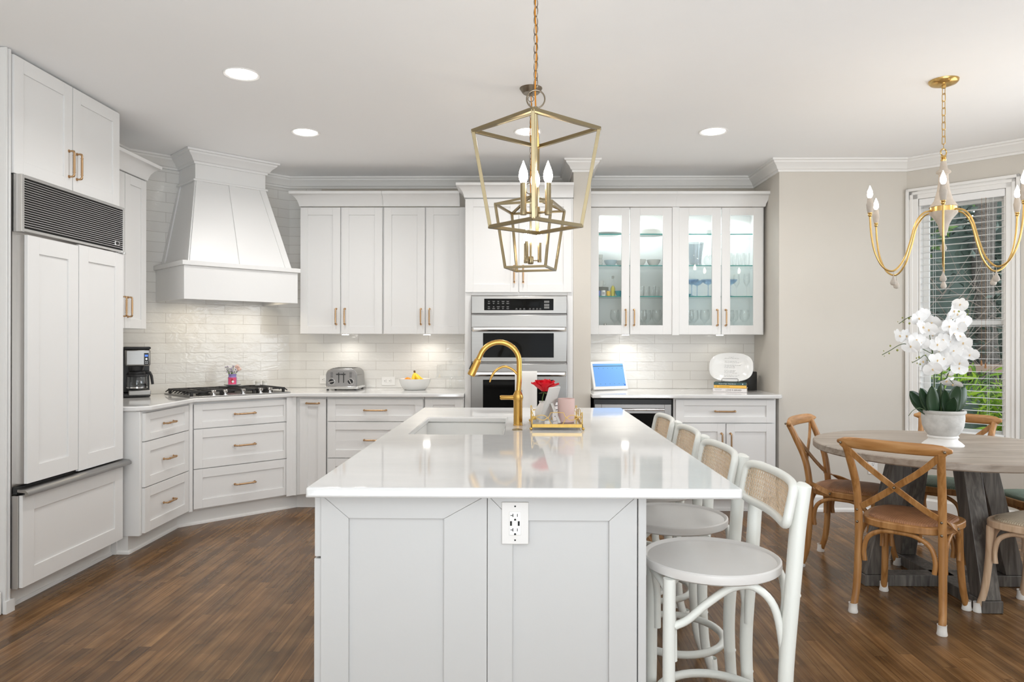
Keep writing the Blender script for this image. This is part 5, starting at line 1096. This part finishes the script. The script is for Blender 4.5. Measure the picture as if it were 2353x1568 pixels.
t = piece('oil_cruet', 'small clear cruet with metal spout on the bottom shelf, first glass door', 'bottle', .695, 5.965, Z0, [(.001, 0), (.034, 0), (.034, .006), (.016, .045), (.012, .060), (.010, .060), (.014, .044), (.030, .008), (.001, .006)], 'glass_clear')
MB().lathe([(.001, .060), (.011, .060), (.010, .075), (.001, .078)], seg=12).build('spout', 'fridge_steel', t)
# ------------------------------------------------------------------ orchid on the table
po = thing('potted_orchid', 'white orchid with dark leaves in a grey stone pot on the round table', 'plant', (2.286, 3.905, .7605))
MB().lathe([(.001, 0), (.100, 0), (.101, .006), (.088, .018), (.072, .030), (.069, .040), (.076, .046), (.072, .055), (.001, .055)], seg=36).build('pot_foot', 'pot_foot', po, angle=50)
MB().lathe([(.001, .0555), (.070, .055), (.088, .078), (.100, .110), (.104, .150), (.103, .172), (.110, .178), (.110, .190), (.100, .192), (.094, .180), (.090, .150), (.001, .150)], seg=40).build('pot', 'pot_stone', po, angle=50)
MB().lathe([(.093, .165), (.05, .172), (.001, .175)], seg=24).build('moss', 'soil_moss', po)
def wp(px, py, dy=0.0):     # position on the plant's own upright plane, measured from the photograph once
    Y = 3.905+dy; u = (px-1176.5)/1640; xx = Y*(u*math.cos(R(.785))-math.sin(R(.785)))/(u*math.sin(R(.785))+math.cos(R(.785))); return Vector((xx-2.286, dy, 1.32-(py-785)/1640*Y*1.008-.7605))
def leaf(base, tip, w, bend, nrm):
    b = MB(); base, tip = Vector(base), Vector(tip); d = tip-base; nrm = Vector(nrm); nrm = (nrm-d.normalized()*nrm.dot(d.normalized())).normalized(); sd = d.normalized().cross(nrm); n = 12; vs = []
    for i in range(n+1):
        f = i/n; c_ = base+d*f+nrm*bend*math.sin(math.pi*f*.85)*-1; ww = w*(math.sin(math.pi*min(1, .10+.90*f)))**.62*(1 if f < .98 else .35)
        for j, k in enumerate((-1, -.5, 0, .5, 1)): vs.append(c_+sd*ww*k+nrm*(.20*ww*abs(k)))
    fs = [(i*5+j, i*5+j+1, (i+1)*5+j+1, (i+1)*5+j) for i in range(n) for j in range(4)]
    b.add(vs, fs); o = b.build('leaf', 'orchid_leaf', po, angle=180); m_ = o.modifiers.new('thickness', 'SOLIDIFY'); m_.thickness = .0022; return o
Z_ = .17
for (bx, by, tx, ty, dy, w, bd, nr) in ((2150, 941, 2095, 896, -.03, .042, .035, (-.2, -1, .4)), (2150, 942, 2117, 889, -.06, .036, .02, (.1, -1, .1)), (2146, 944, 2142, 884, -.075, .038, .012, (.1, -1, .0)), (2160, 943, 2160, 880, .05, .034, .02, (0, 1, .2)),
                                        (2180, 944, 2193, 910, -.085, .026, .010, (-.5, -1, .6)), (2178, 942, 2172, 893, -.04, .026, .02, (-.4, -1, .1)), (2188, 944, 2204, 882, -.035, .040, .02, (-.1, -1, .15)), (2190, 944, 2215, 884, .03, .036, .02, (0, 1, .1))):
    a_ = wp(bx, by, dy*.3); a_.z = .165; leaf(a_, wp(tx, ty, dy), w, bd, nr)
def zp(x, y): return 2020+x*.17857, 680+y*.17857
def stemline(pts, r, name='flower_spike'):
    P_ = [wp(*zp(x, y), dy) for x, y, dy in pts]; P_[0].z = max(P_[0].z, .16) if pts[0][1] > 1400 else P_[0].z
    MB().tube(spline(P_, 5), r, 7).build(name, 'orchid_stem', po)
stemline([(705, 1470, -.01), (712, 1150, -.02), (700, 900, -.02), (688, 740, -.02), (686, 655, -.02)], .0032)
stemline([(690, 740, -.02), (520, 655, -.03), (430, 640, -.03), (330, 610, -.03), (250, 630, -.035), (150, 690, -.04), (40, 750, -.04)], .0019)
stemline([(688, 760, -.02), (660, 560, .0), (620, 400, .01), (500, 255, .0), (420, 260, -.01), (350, 290, -.01), (255, 355, -.01)], .0019)
stemline([(700, 880, -.02), (650, 830, -.05), (590, 755, -.05), (520, 800, -.05), (425, 850, -.05)], .0017)
stemline([(800, 1470, .0), (800, 1030, .0), (850, 700, .0), (900, 400, .01), (1000, 230, .01), (1080, 170, .0), (1150, 190, .0), (1130, 250, .0)], .0030)
stemline([(835, 1470, .02), (840, 1150, .02), (930, 900, -.01), (1040, 740, -.03), (1150, 740, -.03)], .0028)
stemline([(820, 1080, .0), (880, 1040, -.05), (960, 1120, -.07)], .0018)
stemline([(700, 880, -.02), (760, 950, -.05), (850, 1000, -.06)], .0018)
random.seed(4)
def petal_pts(b, m, L_, Wd, cup, ruff=.0):
    g = []
    for i in range(6):
        v = i/5; ww = Wd*math.sin(math.pi*(.06+.86*v))**.8; g.append([m @ Vector((v*L_, u*ww, cup*v*v*L_-.25*ww*abs(u)+ruff*math.sin(u*5+v*4)*v)) for u in (-1, -.5, 0, .5, 1)])
    vs = [p for r_ in g for p in r_]; b.add(vs, [(i*5+j, i*5+j+1, (i+1)*5+j+1, (i+1)*5+j) for i in range(5) for j in range(4)])
FL = [(1045, 110), (960, 190), (1010, 235), (920, 290), (1085, 335), (900, 385), (1010, 400), (960, 480), (880, 490), (1035, 510), (820, 560), (750, 620), (900, 570), (1085, 600), (960, 700), (1050, 720), (1165, 745), (860, 690), (780, 690), (930, 800), (1040, 850), (840, 800), (750, 820), (820, 860), (1030, 920), (890, 995), (950, 1120), (870, 1075), (640, 900), (690, 930),
      (510, 285), (565, 240), (680, 340), (560, 400), (640, 430), (730, 430), (690, 490), (260, 510), (350, 510), (480, 560), (540, 590), (600, 560), (670, 590), (410, 640), (560, 830)]
for i, (x, y) in enumerate(FL):
    c_ = wp(*zp(x, y), random.uniform(-.055, .03)); yaw = random.uniform(-55, 40); pit = random.uniform(-25, 25); s = random.uniform(.9, 1.08)
    if i in (26, 27, 25): pit = 60
    m0 = T(c_.x, c_.y, c_.z, yaw, 90+pit) @ Matrix.Rotation(R(random.uniform(-20, 20)), 4, 'Z'); b = MB()
    for a, L_, W_ in ((0, .044, .030), (180, .044, .030)): petal_pts(b, m0 @ Matrix.Rotation(R(a), 4, 'Z') @ T(0, 0, .001), L_*s, W_*s, .12, .001)
    for a, L_, W_ in ((90, .040, .018), (-38-90+0, .038, .017), (-90+38, .038, .017)): petal_pts(b, m0 @ Matrix.Rotation(R(a), 4, 'Z'), L_*s, W_*s, -.05)
    f = b.build('flower', 'petal', po, angle=180)
    b = MB(m0); b.sphere((0, 0, .004), .0042, seg=7, rings=5); b.sphere((0, -.006, .005), .0035, seg=6, rings=4); b.build('flower_lip', 'petal_center', f)
for x, y, s in ((385, 285, 1.3), (390, 350, 1.15), (300, 280, .9), (310, 335, .7), (240, 330, .5), (145, 635, 1), (235, 690, 1.2), (130, 730, .9), (60, 700, .6), (68, 765, .5), (40, 750, .4), (515, 780, 1.1), (482, 790, .8), (425, 838, .5), (490, 855, .7), (530, 868, .9), (600, 755, .8), (620, 820, .6), (700, 832, 1.2), (1025, 200, 1.2), (1055, 190, .8), (1115, 260, 1.2), (1135, 235, .8)):
    c_ = wp(*zp(x, y), -.035 if y > 500 else -.005); MB().sphere(c_, .0047*s, sz=1.15, seg=9, rings=6).build('bud', 'bud', po)
MB().tube(spline([wp(2125, 938, -.05), wp(2112, 934, -.08), wp(2098, 940, -.1), wp(2088, 952, -.1)], 5), .0016, 6).build('aerial_root', 'orchid_stem', po)
# ------------------------------------------------------------------ the garden beyond the bay window
MB().box(-8, 16, 6.6, 22, -.45, -.35).box(4.2, 16, -6, 6.6, -.45, -.35).build('garden_ground', 'garden_soil', smooth=False, kind='structure')
dirv = Vector((.707, .707, 0))
def leaves(b, c, rad, n, L_, W_, shell=.55, sq=(1, 1, 1)):
    for _ in range(n):
        d = Vector((random.gauss(0, 1), random.gauss(0, 1), random.gauss(0, 1))).normalized(); r = random.uniform(shell, 1); p = Vector(c)+Vector((d.x*rad[0], d.y*rad[1], d.z*rad[2]))*r
        if p.z < -.3: continue
        a = (d*.6+Vector((random.uniform(-1, 1), random.uniform(-1, 1), random.uniform(-.7, .9)))).normalized(); s = a.orthogonal().normalized(); s.rotate(Matrix.Rotation(random.uniform(0, 6.28), 3, a)); l_ = L_*random.uniform(.6, 1.3); w_ = W_*random.uniform(.7, 1.2)
        nn = a.cross(s)*w_*.4
        b.add([p, p+a*l_*.45+s*w_+nn, p+a*l_, p+a*l_*.45-s*w_+nn], [(0, 1, 2), (0, 2, 3)])
def shrub(name, label, x, y, z, rad, n, mat, L_=.10, W_=.014, core='leaf_dark', grp=None, cat='bush'):
    t = thing(name, label, cat, (x, y, -.35), 0, grp); b = MB(); leaves(b, (0, 0, z+.35), rad, n, L_, W_); b.build('foliage', mat, t, smooth=False)
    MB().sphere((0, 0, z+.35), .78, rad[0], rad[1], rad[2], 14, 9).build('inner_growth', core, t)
    MB().cyl((0, 0, -.02), (0, 0, z+.3), .04, .02, 8).build('stem', 'bark', t); return t
random.seed(9)
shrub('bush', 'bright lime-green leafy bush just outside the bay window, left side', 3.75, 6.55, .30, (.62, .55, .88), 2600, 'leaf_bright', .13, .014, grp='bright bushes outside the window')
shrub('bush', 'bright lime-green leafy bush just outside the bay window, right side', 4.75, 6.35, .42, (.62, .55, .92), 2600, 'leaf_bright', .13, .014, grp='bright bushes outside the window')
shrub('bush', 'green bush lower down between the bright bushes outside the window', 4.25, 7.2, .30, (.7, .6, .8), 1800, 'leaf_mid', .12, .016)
shrub('hedge_tree', 'dark evergreen mass behind the bushes outside the window', 4.9, 9.4, 1.6, (1.7, 1.0, 2.1), 5200, 'leaf_dark', .13, .03, cat='tree', grp='dark trees in the garden')
shrub('hedge_tree', 'dark evergreen tree further left beyond the window', 3.2, 10.0, 2.0, (1.5, 1.0, 2.5), 3600, 'leaf_dark', .13, .03, cat='tree', grp='dark trees in the garden')
shrub('hedge_tree', 'dark evergreen tree further right beyond the window', 7.0, 9.6, 1.8, (1.6, 1.1, 2.4), 3600, 'leaf_dark', .13, .03, cat='tree', grp='dark trees in the garden')
shrub('hedge_tree', 'tall mottled tree crown high behind the dark evergreens', 5.4, 12.5, 4.2, (3.2, 1.6, 2.6), 4200, 'leaf_mid', .2, .05, cat='tree')
t = thing('tree_trunk', 'thick grey-brown tree trunk seen through the top of the window', 'tree', (5.62, 8.75, -.36))
MB().tube(spline([(0, 0, 0), (.03, .02, 1.5), (-.02, 0, 2.6), (.06, 0, 4.2), (.0, 0, 5.5)], 5), [.15-.003*i for i in range(21)], 14).build('trunk', 'bark', t)
shrub('bush', 'mid-green leafy branches high outside the window at its upper left', 4.35, 8.3, 2.75, (.55, .4, .5), 420, 'leaf_mid', .10, .03)
t = thing('bare_shrub', 'tangle of bare brown branches in front of the dark evergreens', 'bush', (4.7, 8.0, -.36)); b = MB()
for i in range(110):
    p = Vector((random.uniform(-.8, .8), random.uniform(-.3, .3), random.uniform(.5, 2.3))); d = Vector((random.uniform(-1, 1), random.uniform(-.3, .3), random.uniform(.0, 1.2))).normalized(); L_ = random.uniform(.3, 1.0)
    b.tube([p, p+d*L_*.5+Vector((random.uniform(-.08, .08), 0, random.uniform(-.05, .05))), p+d*L_], [.006, .004, .0015], 4)
b.cyl((0, 0, 0), (0, 0, .9), .05, .03, 8); b.build('branches', 'twig', t)
t = thing('garden_rail', 'reddish wooden rail low in the garden behind the bright bushes', 'fence', (4.4, 7.75, -.36)); MB().box(-1.6, 1.8, 0, .08, 1.36, 1.44).build('rail', 'deck_wood', t)
for x in (-1.4, 0, 1.5): MB().box(x-.05, x+.05, .08, .16, 0, 1.5).build('post', 'deck_wood', t)
bpy.context.view_layer.update()
